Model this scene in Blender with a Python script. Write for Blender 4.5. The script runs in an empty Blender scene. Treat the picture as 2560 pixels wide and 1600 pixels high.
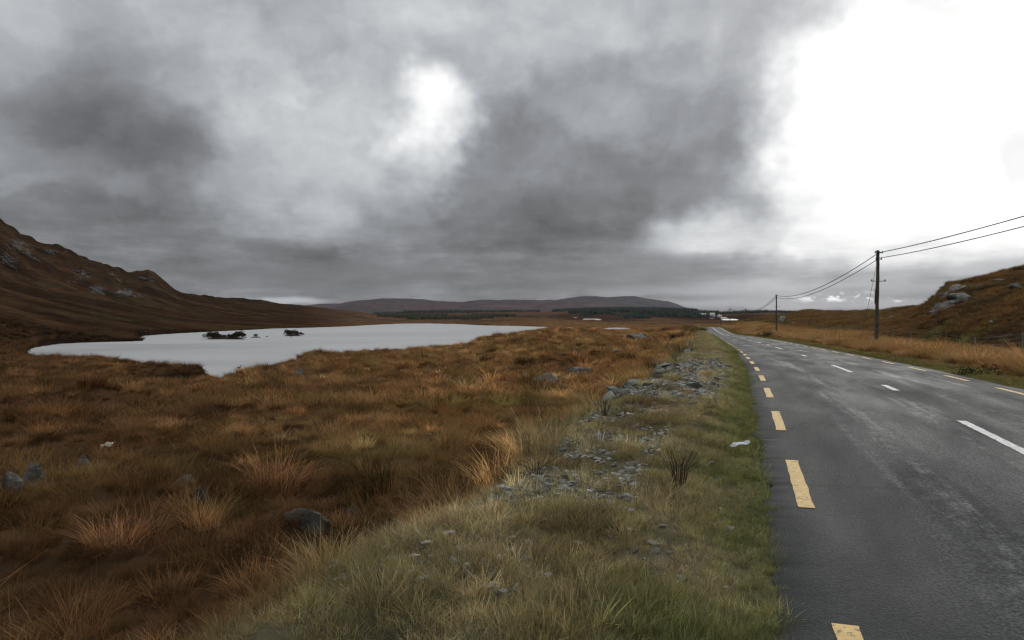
import bpy, bmesh, math, random
import numpy as np
from mathutils import Vector, Matrix, Euler

random.seed(7)
RNG = np.random.default_rng(7)
scene = bpy.context.scene
COL = scene.collection
F, CX, HY, CAMZ = 1668.0, 1280.0, 780.0, 1.7      # focal length and horizon in photo pixels, eye height
LAKE_Z = CAMZ - 12.0

# ------------------------------------------------------------------ camera
cam_data = bpy.data.cameras.new('camera')
cam = bpy.data.objects.new('camera', cam_data)
COL.objects.link(cam)
cam.location = (0, 0, CAMZ)
cam.rotation_euler = (math.radians(90), 0, 0)
cam_data.sensor_width = 36.0
cam_data.lens = 36.0 * F / 2560.0
cam_data.shift_y = -20.0 / 2560.0
cam_data.clip_start = 0.05
cam_data.clip_end = 40000
scene.camera = cam

# ------------------------------------------------------------------ world: overcast sky with a bright break
SUN_AZ, SUN_EL = math.radians(31), math.radians(27)
world = bpy.data.worlds.new('World')
scene.world = world
world.use_nodes = True
world.cycles.sampling_method = 'NONE'
wt = world.node_tree
wt.nodes.clear()


class NB:
    """small helper that chains shader nodes"""
    def __init__(s, tree):
        s.t = tree

    def n(s, kind, **kw):
        nd = s.t.nodes.new(kind)
        for k, v in kw.items():
            setattr(nd, k, v)
        return nd

    def put(s, sock, v):
        if v is None:
            return
        if hasattr(v, 'is_output') or isinstance(v, bpy.types.NodeSocket):
            s.t.links.new(v, sock)
        else:
            sock.default_value = v

    def m(s, op, a, b=None, c=None, clamp=False):
        nd = s.n('ShaderNodeMath', operation=op, use_clamp=clamp)
        s.put(nd.inputs[0], a); s.put(nd.inputs[1], b)
        if c is not None:
            s.put(nd.inputs[2], c)
        return nd.outputs[0]

    def vm(s, op, a, b=None):
        nd = s.n('ShaderNodeVectorMath', operation=op)
        s.put(nd.inputs[0], a)
        if b is not None:
            if op == 'SCALE':
                s.put(nd.inputs['Scale'], b)
            else:
                s.put(nd.inputs[1], b)
        return nd.outputs['Value'] if op in ('LENGTH', 'DOT_PRODUCT') else nd.outputs[0]

    def rng(s, v, a, b, c=0.0, d=1.0, smooth=True):
        nd = s.n('ShaderNodeMapRange', interpolation_type='SMOOTHSTEP' if smooth else 'LINEAR', clamp=True)
        for i, x in enumerate((v, a, b, c, d)):
            s.put(nd.inputs[i], x)
        return nd.outputs[0]

    def noise(s, vec, scale, detail=4, rough=0.55, dist=0.0):
        nd = s.n('ShaderNodeTexNoise')
        s.put(nd.inputs['Vector'], vec)
        s.put(nd.inputs['Scale'], scale); s.put(nd.inputs['Detail'], detail)
        s.put(nd.inputs['Roughness'], rough); s.put(nd.inputs['Distortion'], dist)
        return nd

    def mix(s, f, a, b, kind='FLOAT', blend='MIX'):
        nd = s.n('ShaderNodeMix', data_type=kind)
        if kind == 'RGBA':
            nd.blend_type = blend
            ia, ib, o = nd.inputs[6], nd.inputs[7], nd.outputs[2]
        else:
            ia, ib, o = nd.inputs[2], nd.inputs[3], nd.outputs[0]
        s.put(nd.inputs[0], f); s.put(ia, a); s.put(ib, b)
        return o

    def xyz(s, x, y, z):
        nd = s.n('ShaderNodeCombineXYZ')
        s.put(nd.inputs[0], x); s.put(nd.inputs[1], y); s.put(nd.inputs[2], z)
        return nd.outputs[0]

    def sep(s, v):
        nd = s.n('ShaderNodeSeparateXYZ'); s.put(nd.inputs[0], v)
        return nd.outputs

    def ramp(s, v, stops):
        nd = s.n('ShaderNodeValToRGB')
        e = nd.color_ramp.elements
        while len(e) < len(stops):
            e.new(0.5)
        for el, (p, c) in zip(e, stops):
            el.position = p
            el.color = c if len(c) == 4 else (*c, 1)
        s.put(nd.inputs[0], v)
        return nd.outputs[0]


def build_sky():
    g = NB(wt)
    d = g.n('ShaderNodeTexCoord').outputs['Generated']
    x, y, z = g.sep(d)
    theta = g.m('ARCTAN2', x, y)
    phi = g.m('ARCSINE', z)
    ang = g.xyz(theta, phi, 0.0)
    # domain warp gives the cloud edges their ragged outline; it dies out near the horizon so the low bands stay level
    w1 = g.noise(d, 3.4, 1, 0.5).outputs['Color']
    w2 = g.noise(d, 12.0, 3, 0.6).outputs['Color']
    w = g.vm('ADD', g.vm('MULTIPLY', g.vm('SUBTRACT', w1, (.5, .5, .5)), (.26, .20, 0)), g.vm('MULTIPLY', g.vm('SUBTRACT', w2, (.5, .5, .5)), (.13, .10, 0)))
    damp = g.rng(phi, 0.0, 0.20, 0.10, 1.0)
    q = g.vm('ADD', ang, g.vm('SCALE', w, damp))
    V = g.ramp(g.rng(phi, 0.0, 0.9, 0, 1, False), [(0.0, (.50,) * 3), (.12, (.52,) * 3), (.28, (.62,) * 3), (.45, (.76,) * 3), (1.0, (.92,) * 3)])

    def blob(V, q, px, py, a, b, target, strength=1.0, lo=.35, hi=1.25):
        t0 = math.atan((px - CX) / F)
        p0 = math.atan((HY - py) / F * math.cos(t0))
        sx, sy = F / (a * math.cos(t0) ** 2), F / (b * math.cos(t0))
        nd = g.n('ShaderNodeVectorMath', operation='MULTIPLY_ADD')
        g.put(nd.inputs[0], q)
        nd.inputs[1].default_value = (sx, sy, 0); nd.inputs[2].default_value = (-t0 * sx, -p0 * sy, 0)
        r = g.vm('LENGTH', nd.outputs[0])
        return g.mix(g.rng(r, lo, hi, strength, 0.0), V, target)

    for args in SKY_BLOBS:
        V = blob(V, q, *args)
    dw = g.vm('ADD', d, g.vm('MULTIPLY', g.vm('SUBTRACT', w2, (.5, .5, .5)), g.xyz(.09, .09, g.rng(phi, .03, .25, .006, .06))))
    n2 = g.noise(g.vm('MULTIPLY', dw, (1.0, 1.0, 1.6)), 4.2, 7, 0.57).outputs['Fac']
    n3 = g.noise(g.vm('MULTIPLY', d, (1.0, 1.0, 6.0)), 8.5, 6, 0.64).outputs['Fac']
    V = g.m('ADD', V, g.m('MULTIPLY', g.m('SUBTRACT', n2, .52), .64))
    V = g.m('ADD', V, g.m('MULTIPLY', g.m('SUBTRACT', n3, .5), g.rng(phi, 0.02, 0.20, .44, 0.0)))
    q2 = g.vm('ADD', ang, g.vm('MULTIPLY', g.vm('SUBTRACT', w2, (.5, .5, .5)), (.05, .012, 0)))
    for args in SKY_LATE:
        V = blob(V, q2, *args)
    # broken row of sunlit cloud tops low down, ahead to the side
    puff = g.noise(g.vm('MULTIPLY', d, (1.0, 1.0, 1.7)), 34.0, 3, 0.55).outputs['Fac']
    strip = blob(0.0, q2, 2160, 743, 250, 17, 1.0, 1.0, .3, 1.0)
    V = g.mix(g.m('MULTIPLY', strip, g.rng(puff, .47, .55)), V, 1.06)
    V = g.m('MAXIMUM', V, 0.2)
    L = g.m('POWER', V, 2.2)
    tint = g.ramp(V, [(0.35, (.98, .985, 1.005)), (0.6, (.935, .975, 1.05)), (0.85, (.97, .995, 1.015)), (1.0, (1, 1, 1))])
    cloud = g.vm('SCALE', tint, L)
    sky = g.n('ShaderNodeTexSky', sky_type='NISHITA', sun_disc=False)
    sky.sun_elevation = SUN_EL
    sky.sun_rotation = SUN_AZ
    skyc = g.vm('SCALE', sky.outputs[0], 0.10)
    col = g.mix(0.02, cloud, skyc, 'RGBA')
    bg = g.n('ShaderNodeBackground')
    g.put(bg.inputs[0], col)
    bg.inputs[1].default_value = 1.0
    out = g.n('ShaderNodeOutputWorld')
    wt.links.new(bg.outputs[0], out.inputs[0])


# px, py, half-width, half-height (photo pixels), brightness, strength
SKY_BLOBS = [
    (100, 330, 420, 130, .60, .7), (420, 400, 260, 110, .55, .8), (430, 610, 330, 130, .45, .85), (150, 700, 300, 120, .48, .6),
    (350, 530, 110, 40, .60, .6), (70, 472, 150, 36, .64, .8),
    (700, 330, 260, 120, .80, .8), (800, 470, 250, 120, .74, .9), (760, 640, 380, 70, .46, .8),
    (1500, 460, 500, 230, .54, .97), (1580, 320, 320, 110, .64, .8), (1340, 560, 420, 80, .45, .85),
    (2300, 590, 560, 110, .98, .9, .4, 1.2),
    (2500, 160, 740, 540, 1.10, 1.0, .62, 1.10),
    (930, 340, 300, 190, .82, .8, .1, 1.2), (1040, 310, 150, 120, 1.12, 1.0, .05, 1.2), (1085, 420, 60, 100, .96, .7, .1, 1.3),
    (1300, 480, 260, 120, .52, .8), (1580, 490, 280, 110, .49, .8),
    (1780, 570, 220, 80, .86, .9), (1830, 660, 300, 48, .64, .9), (2000, 695, 420, 26, .68, .7),
]
SKY_LATE = [
    (1520, 690, 330, 50, .46, .5), (850, 690, 420, 44, .47, .5), (720, 752, 120, 11, .78, .8),
    (2050, 725, 620, 26, .80, .6), (2050, 758, 620, 20, .70, .9), (2480, 668, 170, 20, .74, .8), (2560, 400, 80, 110, .92, .7),
]
build_sky()

# ------------------------------------------------------------------ sun (soft, behind thin cloud, ahead and to the side)
sun_data = bpy.data.lights.new('sun', 'SUN')
sun_data.energy = 1.1
sun_data.angle = math.radians(18)
sun_data.color = (1.0, .95, .88)
sun = bpy.data.objects.new('sun', sun_data)
COL.objects.link(sun)
sdir = Vector((math.sin(SUN_AZ) * math.cos(SUN_EL), math.cos(SUN_AZ) * math.cos(SUN_EL), math.sin(SUN_EL)))
sun.rotation_euler = (-sdir).to_track_quat('-Z', 'Y').to_euler()
sun.location = sdir * 300

scene.view_settings.view_transform = 'Standard'
scene.view_settings.look = 'None'
scene.view_settings.exposure = 0.0
scene.view_settings.gamma = 1.0
scene.view_settings.use_curve_mapping = False
scene.cycles.max_bounces = 4
scene.cycles.diffuse_bounces = 2
scene.cycles.use_adaptive_sampling = True
scene.cycles.adaptive_threshold = 0.03
scene.cycles.glossy_bounces = 3
scene.cycles.transparent_max_bounces = 6
scene.cycles.volume_bounces = 0
scene.cycles.filter_width = 1.35

# ================================================================== numeric helpers
def _hash(ix, iy, seed):
    h = (ix.astype(np.int64) * 374761393 + iy.astype(np.int64) * 668265263 + seed * 1442695041) & 0xffffffff
    h = ((h ^ (h >> 13)) * 1274126177) & 0xffffffff
    return (h ^ (h >> 16)) & 0xffffffff


def pnoise(x, y, seed=0):
    x = np.asarray(x, float); y = np.asarray(y, float)
    ix, iy = np.floor(x), np.floor(y)
    fx, fy = x - ix, y - iy
    u = fx * fx * fx * (fx * (fx * 6 - 15) + 10); v = fy * fy * fy * (fy * (fy * 6 - 15) + 10)
    out = []
    for dx, dy in ((0, 0), (1, 0), (0, 1), (1, 1)):
        a = _hash(ix + dx, iy + dy, seed) * (2 * math.pi / 4294967296.0)
        out.append(np.cos(a) * (fx - dx) + np.sin(a) * (fy - dy))
    return ((out[0] * (1 - u) + out[1] * u) * (1 - v) + (out[2] * (1 - u) + out[3] * u) * v) * 1.5


def fbm(x, y, seed=0, octaves=4, gain=.5):
    s, a, f = 0, 1.0, 1.0
    for o in range(octaves):
        s = s + a * pnoise(x * f + 17.3 * o, y * f - 9.1 * o, seed + o)
        a *= gain; f *= 2.03
    return s


def sstep(a, b, x):
    t = np.clip((x - a) / (b - a), 0, 1)
    return t * t * (3 - 2 * t)


def mixv(a, b, w):
    w = np.asarray(w)[..., None]
    return np.asarray(a) * (1 - w) + np.asarray(b) * w


def smooth1(v, n):
    k = np.exp(-np.linspace(-2, 2, 2 * n + 1) ** 2); k /= k.sum()
    return np.convolve(np.concatenate([np.full(n, v[0]), v, np.full(n, v[-1])]), k, 'valid')


# ------------------------------------------------------------------ road line (position of the left edge line and level)
_yy = np.arange(-120.0, 700.0, 1.0)
_xl = np.interp(_yy, [-120, -30, 0, 5.8, 14.08, 20, 24.8, 34.5, 50, 73.7, 104, 170, 221, 260, 330, 450, 700],
                [-42, -10, .55, 2.56, 5.42, 7.43, 8.96, 12.0, 16.5, 23.1, 31.8, 50.4, 63.6, 71, 82, 92, 100])
_zr = np.interp(_yy, [-120, 0, 14, 20, 25, 34.5, 50, 74, 104, 150, 170, 195, 221, 235, 260, 330, 450, 700],
                [1.0, 0, 0, -.14, -.23, -.47, -.82, -1.3, -2.1, -3.4, -3.75, -3.72, -3.45, -3.6, -4.3, -6.5, -9.5, -11])
_xl = smooth1(_xl, 7); _zr = smooth1(_zr, 7)
_sl = np.gradient(_xl)


def road_x(Y): return np.interp(Y, _yy, _xl)
def road_z(Y): return np.interp(Y, _yy, _zr)


def road_t(X, Y):
    """distance to the right of the left edge line"""
    return (X - road_x(Y)) / np.sqrt(1 + np.interp(Y, _yy, _sl) ** 2)


def road_point(Y, t):
    s = float(np.interp(Y, _yy, _sl)); n = math.sqrt(1 + s * s)
    return float(road_x(Y)) + t / n, Y - t * s / n


ROAD_L, ROAD_R = -0.32, 5.62

# ------------------------------------------------------------------ terrain as a loft of profiles by bearing
def P(Y, py): return (Y, CAMZ + (HY - py) * Y / F)


NL = [(2.5, -.7), (8.5, -1.1), (13, -1.6), (21, -2.3)]
NC = [(2.5, -.5), (8.5, -.9), (13, -1.25), (21, -1.8)]
NR = [(2.5, 0), (8.5, 0), (13, -.1), (21, -.4)]
RG = {0: (850, 545), 60: (870, 585), 110: (890, 610), 165: (910, 624), 250: (950, 655), 285: (970, 674), 320: (990, 689), 345: (995, 690),
      370: (1000, 688), 400: (1010, 700), 440: (1030, 726), 480: (1100, 735), 560: (1150, 741), 640: (1200, 748), 700: (1280, 758), 755: (1350, 764),
      800: (1450, 768), 850: (1550, 773), 900: (1600, 779), 960: (1900, 788)}
cols = []


def col(px, nodes):
    cols.append((math.atan((px - CX) / F), nodes))


col(-1500, NL + [(45, -4.2), (85, -7), (130, -9.8), (230, -8.5), (480, 60), (700, 190), (1100, 120), (3000, 40), (14000, 0)])
col(-500, NL + [(45, -4.2), (85, -7.4), (130, -9.9), (220, -9), (480, 50), (780, 175), (1100, 110), (3000, 20), (14000, -10)])
for px, (ry, rp) in RG.items():
    i = lambda a, xs=(0, 340, 535, 700, 800, 900, 1000): float(np.interp(px, xs, a))
    n4 = (45, -4.2)
    n5 = (i((88, 88, 85, 95, 112, 118, 120)), i((-8.2, -8.5, -7.9, -6.9, -7.0, -7.1, -7.2)))
    n6 = (i((140, 119, 119, 142, 180, 190, 205)), -9.95)
    n7 = (i((205, 288, 400, 490, 515, 610, 690)), -9.9)
    n8 = P(i((480, 590, 700, 800, 850, 1000, 1150)), i((706, 768, 790, 795, 800, 799, 799)))
    n9 = P(ry, rp)
    n10 = (ry * 1.32, i((70, 20, 0, -5, -7, -9, -11)))
    cols.append((math.atan((px - CX) / F), NL + [n4, n5, n6, n7, n8, n9, n10, (max(3400, ry * 1.6), -10), (14000, -14)]))
FAR = [(4500, -8), (9000, -12), (14000, -14)]
col(1030, NL + [(45, -4), (120, -7.2), (208, -9.95), (690, -9.9), (1150, -11.3), P(3200, 781.5)] + FAR)
col(1200, NC[:1] + [(8.5, -1), (13, -1.45), (21, -2.1), (47, -3.8), (140, -7.2), (270, -9.9), (585, -9.9), (1150, -11.3), P(3200, 780.5)] + FAR)
col(1360, NC + [(50, -3.5), (195, -6.7), (440, -9.4), (570, -9.9), (1150, -11.4), P(3300, 779)] + FAR)
col(1450, NC + [(50, -3.4), (180, -6.2), (420, -8.9), (700, -10.6), (1150, -11.5), P(3300, 774)] + FAR)
col(1550, NC + [(50, -3.2), (170, -5.9), (400, -8.6), (700, -10.6), (1150, -11.6), P(3300, 771.5)] + FAR)
col(1650, NC + [(50, -2.6), (150, -5.3), (370, -8.0), (700, -10.7), (1150, -11.7), P(3300, 772.5)] + FAR)
col(1740, NC + [(50, -1.8), (150, -4.6), (330, -7.4), (700, -10.7), (1150, -11.7), P(3300, 776)] + FAR)
col(1790, NR + [(50, -1.2), (150, -4.2), (300, -6.6), (700, -10.7), (1150, -11.7), P(3000, 779)] + FAR)
col(1830, NR + [(50, -1.0), (150, -3.8), P(300, 809), (430, -9), (1150, -11.7), P(3000, 778)] + FAR)
col(1895, NR + [(50, -1.0), (150, -3.2), P(300, 795), (410, -6), (1100, -11.7), P(2800, 775.5)] + FAR)
col(1945, NR + [(50, -1.0), (140, -2.6), P(295, 791), (400, -5), (1100, -11.6), P(2800, 776)] + FAR)
col(1980, NR + [(50, -1.0), (130, -2.1), P(290, 784), (380, -4), (1100, -11.4), P(2800, 777)] + FAR)
col(2012, NR + [(48, -1.0), (130, -1.9), P(285, 775), (370, -3), (1050, -11), P(2600, 778)] + FAR)
col(2045, NR + [(48, -1.0), (125, -1.8), P(280, 776), (360, -3), (1000, -10), P(2600, 779)] + FAR)
col(2085, NR + [(46, -1.0), (115, -1.7), P(262, 778.5), (350, -2.5), (1000, -9), P(2500, 780)] + FAR)
col(2140, NR + [(44, -1.0), (95, -1.5), P(215, 779), (300, -2), (1000, -8), P(2500, 780)] + FAR)
col(2200, NR + [(42, -1.0), (76, -1.45), P(165, 775.5), (230, -1), (1000, -6), P(2500, 780)] + FAR)
col(2250, NR + [(41, -1.1), (70, -1.55), P(140, 771.5), (195, 0), (950, -5), P(2500, 780)] + FAR)
col(2292, NR + [(40, -1.2), (66, -1.6), P(122, 766), (170, 1), (900, -5), P(2500, 780)] + FAR)
col(2318, NR + [(40, -1.2), (63, -1.55), P(111, 757), (155, 2), (900, -4), P(2500, 779)] + FAR)
col(2340, NR + [(39, -1.2), (60, -1.5), P(108, 740), (150, 3), (900, -3), P(2500, 778)] + FAR)
col(2358, NR + [(38, -1.2), (59, -1.5), P(109, 722), (150, 4), (900, -2), P(2500, 776)] + FAR)
col(2372, NR + [(38, -1.2), (58, -1.5), P(111, 706), (155, 5.5), (900, -1), P(2500, 775)] + FAR)
col(2440, NR + [(36, -1.2), (52, -1.5), P(113, 696), (160, 6.5), (900, 0), P(2500, 775)] + FAR)
col(2500, NR + [(34, -1.15), (47, -1.4), P(115, 685), (165, 8), (900, 3), P(2500, 770)] + FAR)
col(2560, NR + [(32, -1.1), (43, -1.25), P(117, 669), (170, 9.5), (900, 6), P(2500, 765)] + FAR)
col(3000, NR + [(30, -.9), (38, -1), (115, 14), (180, 16), (900, 20), (2500, 40)] + FAR)
for deg, nodes in ((75, NR + [(30, -.5), (38, -.3), (110, 9), (200, 11), (900, 20), (2500, 30)] + FAR),
                   (110, NR + [(30, 0), (60, 1), (110, 4), (200, 5), (900, 10), (2500, 20)] + FAR),
                   (180, NC + [(45, -1.5), (80, -1.5), (130, -2), (250, -2), (600, 4), (2500, 20)] + FAR),
                   (-180, NC + [(45, -1.5), (80, -1.5), (130, -2), (250, -2), (600, 4), (2500, 20)] + FAR),
                   (-110, NL + [(45, -4), (85, -6), (130, -7), (250, -5), (500, 30), (900, 90), (1400, 60), (3000, 20), (14000, -10)])):
    cols.append((math.radians(deg), nodes))
cols.sort(key=lambda c: c[0])
cth = np.array([c[0] for c in cols])
cosc = np.where(np.abs(cth) < 1.0, np.cos(cth), 1.0)
cR = np.log(np.array([[n[0] for n in c[1]] for c in cols]) / cosc[:, None])
cZ = np.array([[n[1] for n in c[1]] for c in cols])
NT, NRR = 3600, 700
tth = np.linspace(-math.pi, math.pi, NT)
tr = np.linspace(math.log(.8), math.log(14500), NRR)
TAB = np.empty((NT, NRR))
_R = np.stack([np.interp(tth, cth, cR[:, k]) for k in range(cR.shape[1])], 1)
_Z = np.stack([np.interp(tth, cth, cZ[:, k]) for k in range(cR.shape[1])], 1)
for i in range(NT):
    TAB[i] = np.interp(tr, _R[i], _Z[i])
_k = np.exp(-np.linspace(-2, 2, 11) ** 2); _k /= _k.sum()
_pad = np.pad(TAB, ((0, 0), (5, 5)), 'edge')
TAB = sum(_k[j] * _pad[:, j:j + NRR] for j in range(11))
_k = np.exp(-np.linspace(-2, 2, 5) ** 2); _k /= _k.sum()
_pad = np.pad(TAB, ((2, 2), (0, 0)), 'wrap')
TAB = sum(_k[j] * _pad[j:j + NT] for j in range(5))


def loft(X, Y):
    th = np.arctan2(X, Y); lr = np.log(np.maximum(np.hypot(X, Y), .85))
    a = (th + math.pi) / (2 * math.pi) * (NT - 1); b = (lr - tr[0]) / (tr[1] - tr[0])
    a = np.clip(a, 0, NT - 1.001); b = np.clip(b, 0, NRR - 1.001)
    ia, ib = a.astype(int), b.astype(int); fa, fb = a - ia, b - ib
    return (TAB[ia, ib] * (1 - fa) + TAB[ia + 1, ib] * fa) * (1 - fb) + (TAB[ia, ib + 1] * (1 - fa) + TAB[ia + 1, ib + 1] * fa) * fb


# ------------------------------------------------------------------ water outlines, from the picture to the level of the water
def on_level(px, py, z):
    Y = (CAMZ - z) * F / (py - HY)
    return ((px - CX) / F * Y, Y)


LAKE_PX = [(66, 880), (74, 873), (99, 866), (145, 859), (200, 857), (262, 855), (330, 853.5), (362, 852), (346, 848), (350, 840), (430, 834), (512, 830), (640, 824),
           (669, 822), (786, 819), (870, 816), (929, 812.5), (992, 809.4), (1055, 808.6), (1140, 810), (1206, 813.5), (1312, 815.6), (1384, 818),
           (1340, 826), (1296, 835), (1272, 844), (1235, 849), (1195, 857), (1169, 867), (1140, 869), (1082, 873), (1003, 878.6), (910, 882.5),
           (817, 890.5), (786, 890), (730, 911.6), (669, 927.5), (637, 929), (606, 939), (579, 946), (553, 951), (542, 948), (533, 944), (500, 930), (454, 923),
           (380, 911), (303, 901), (262, 896), (180, 895), (87, 894), (70, 887)]
WATERS = [('lake', LAKE_Z, LAKE_PX)]
PZ = -11.95
for nm, z, quad in [('pond', -8.75, (1508, 1576, 819.6, 824.2)), ('pond', PZ, (1352, 1392, 793.2, 796.2)), ('pond', PZ, (1429, 1443, 793.2, 796.4)),
                    ('pond', PZ, (1456, 1504, 796.6, 801)), ('pond', PZ, (1556, 1574, 794, 796.4)), ('pond', PZ, (1659, 1676, 794, 796.6)),
                    ('pond', PZ, (1731, 1749, 795, 797.4)), ('pond', PZ, (1772, 1790, 795, 797)), ('pond', PZ, (1801, 1818, 793.8, 796.6)), ('pond', PZ, (1803, 1846, 797.2, 801))]:
    a, b, c, d_ = quad
    WATERS.append((nm, z, [(a, (c + d_) / 2), (a + .12 * (b - a), c + .2), (a + .5 * (b - a), c), (b - .2 * (b - a), c + .15), (b, (c + d_) / 2),
                           (b - .1 * (b - a), d_ - .2), (a + .55 * (b - a), d_), (a + .15 * (b - a), d_ - .2)]))


def poly_dist(X, Y, poly):
    """signed distance, negative inside"""
    best = np.full(X.shape, 1e18); inside = np.zeros(X.shape, bool)
    n = len(poly)
    for i in range(n):
        ax, ay = poly[i]; bx, by = poly[(i + 1) % n]
        ex, ey = bx - ax, by - ay
        wx, wy = X - ax, Y - ay
        t = np.clip((wx * ex + wy * ey) / (ex * ex + ey * ey), 0, 1)
        best = np.minimum(best, (wx - ex * t) ** 2 + (wy - ey * t) ** 2)
        c = (ay > Y) != (by > Y)
        with np.errstate(divide='ignore', invalid='ignore'):
            inside ^= c & (X < (bx - ax) * (Y - ay) / ((by - ay) if by != ay else 1e-9) + ax)
    return np.where(inside, -1, 1) * np.sqrt(best)


WPOLY = [(nm, z, [on_level(px, py, z) for px, py in pts]) for nm, z, pts in WATERS]


def at_depth(px, Y): return ((px - CX) / F * Y, Y)


# knolls: x, y, height, radius across, radius along the view
BUMPS = []
for px, Y, h, a, b in [(1727, 158, 2.3, 3.6, 11), (640, 112, .9, 3, 6), (782, 165, 1.6, 4, 8), (700, 128, .7, 4, 6), (1215, 120, 1.3, 3.4, 5), (1290, 66, .9, 3.2, 5),
                       (1390, 72, 1.0, 3.0, 4), (1470, 125, 1.3, 4, 7), (1350, 190, 1.4, 9, 12), (1250, 250, 1.8, 12, 14), (1400, 330, 1.6, 22, 20), (1600, 190, 1.2, 8, 12),
                       (1680, 260, 2.0, 8, 20), (1350, 780, 4.5, 60, 60), (1240, 720, 2.0, 50, 30), (230, 40, 1.0, 2.6, 3.4), (60, 26, .5, 2, 2), (520, 30, .4, 2, 3), 
                       (440, 115, -1.3, 13, 5), (300, 131, 1.0, 20, 4.5), (455, 127, 1.0, 8, 3.2), (770, 14, .35, 1.2, 1.2), (870, 10.5, .3, .9, .9), (1040, 12, .35, 1.2, 1.2), (2060, 60, .5, 3, 6), (2300, 34, .35, 2, 3), (2480, 27, .3, 2, 2)]:
    BUMPS.append((*at_depth(px, Y), h, a, b))


def zfun(X, Y, detail=True):
    X = np.asarray(X, float); Y = np.asarray(Y, float)
    r = np.hypot(X, Y)
    z = loft(X, Y)
    t = road_t(X, Y)
    # rolling ground, rougher on the hills
    far = sstep(60, 400, r)
    z = z + pnoise(X / 16, Y / 16, 3) * .38 * sstep(8, 30, r) * (1 - sstep(350, 700, r))
    mtn = sstep(2, 40, z) * (X < 0) * (r < 2500)
    if detail:
        z = z + fbm(X / 90, Y / 90, 5, 5, .52) * 9.0 * mtn + np.abs(fbm(X / 34, Y / 34, 15, 3)) * 3.2 * mtn
        rh = sstep(1.6, 6, z) * (X > 0) * (r < 400)
        z = z + fbm(X / 14, Y / 14, 25, 3) * .6 * rh
        z = z + fbm(X / 60, Y / 60, 6, 3) * .5 * sstep(250, 600, r) * (1 - mtn) * (1 - sstep(900, 1300, r) * .6)
        tus = np.maximum(fbm(X / 1.3, Y / 1.3, 8, 2), -.25)
        z = z + tus * .33 * (1 - sstep(60, 200, r)) + fbm(X / 4.2, Y / 4.2, 9, 3) * .17 * (1 - sstep(150, 400, r))
    for bx, by, h, a, b in BUMPS:
        m = (np.abs(X - bx) < 3 * a) & (np.abs(Y - by) < 3 * b)
        if m.any():
            z = z + np.where(m, h * np.exp(-((X - bx) / a) ** 2 - ((Y - by) / b) ** 2), 0)
    # water
    for nm, wz, poly in WPOLY:
        xs = [p[0] for p in poly]; ys = [p[1] for p in poly]
        mg = 60
        m = (X > min(xs) - mg) & (X < max(xs) + mg) & (Y > min(ys) - mg) & (Y < max(ys) + mg)
        if not m.any():
            continue
        sd = poly_dist(X[m], Y[m], poly)
        sd = sd + fbm(X[m] / 7, Y[m] / 7, 31, 3) * (1.0 if nm == 'lake' else .6)
        zi = z[m]
        bank = wz + .22 + .02 * np.maximum(sd, 0)
        blend = sstep(0, 40, sd)
        out = bank * (1 - blend) + zi * blend if nm != 'lake' else np.maximum(zi, bank)
        zi = np.where(sd < 0, wz - np.minimum(-sd * .35 + .15, 2.5), out)
        z[m] = zi
    # the road bench
    zr = road_z(Y)
    act = 1 - sstep(255, 320, Y)
    u = ROAD_L - t
    hump = .05 + .16 * np.exp(-((u - 1.9) / 1.1) ** 2) + .30 * np.exp(-((u - 1.5) / 1.3) ** 2) * sstep(80, 110, Y) * (1 - sstep(140, 170, Y))
    vz = zr + hump * sstep(0, .8, u) - .02
    if detail:
        vz = vz + fbm(X / .9, Y / .9, 41, 3) * .05 * sstep(.1, .8, u)
    wl = 1 - sstep(2.0, 3.9, u + .35 * pnoise(X / 3, Y / 3, 44))
    ur = t - ROAD_R
    wr = 1 - sstep(1.0, 8.0, ur)
    vzr = zr - .02 + (fbm(X / .9, Y / .9, 42, 2) * .04 * sstep(.2, 1, ur) if detail else 0)
    kb = BUMPS[0]
    knoll = kb[2] * np.exp(-((X - kb[0]) / kb[3]) ** 2 - ((Y - kb[1]) / kb[4]) ** 2)
    z = np.where(u > 0, z * (1 - wl * act) + (vz + knoll * sstep(.2, 3, u)) * wl * act, z)
    z = np.where(ur > 0, z * (1 - wr * act) + vzr * wr * act, z)
    under = (u <= 0) & (ur <= 0)
    dip = (.05 + .0011 * np.maximum(Y, 0)) * sstep(0, .25, np.minimum(-u, -ur))
    z = np.where(under, z * (1 - act) + (zr - .02 - dip) * act, z)
    return z


def hit(px, py, y0=2.5, y1=3000):
    """world point of the terrain seen at a photo pixel"""
    Y = np.exp(np.linspace(math.log(y0), math.log(y1), 1500))
    X = (px - CX) / F * Y
    zr = CAMZ + (HY - py) / F * Y
    below = np.nonzero(zfun(X, Y) >= zr)[0]
    k = below[0] if len(below) else len(Y) - 1
    return float(X[k]), float(Y[k]), float(zfun(X[k:k + 1], Y[k:k + 1])[0])


# ------------------------------------------------------------------ plant colours by place (what grows there, with the light's fall-off to the left mixed in)
RUSSET, TAN, HEATH, OLIVE = (.205, .110, .047), (.30, .20, .095), (.095, .050, .026), (.125, .115, .040)
STRAW, GREEN, PEAT, ROCKC = (.36, .31, .18), (.125, .150, .055), (.018, .012, .008), (.20, .20, .195)


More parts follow.
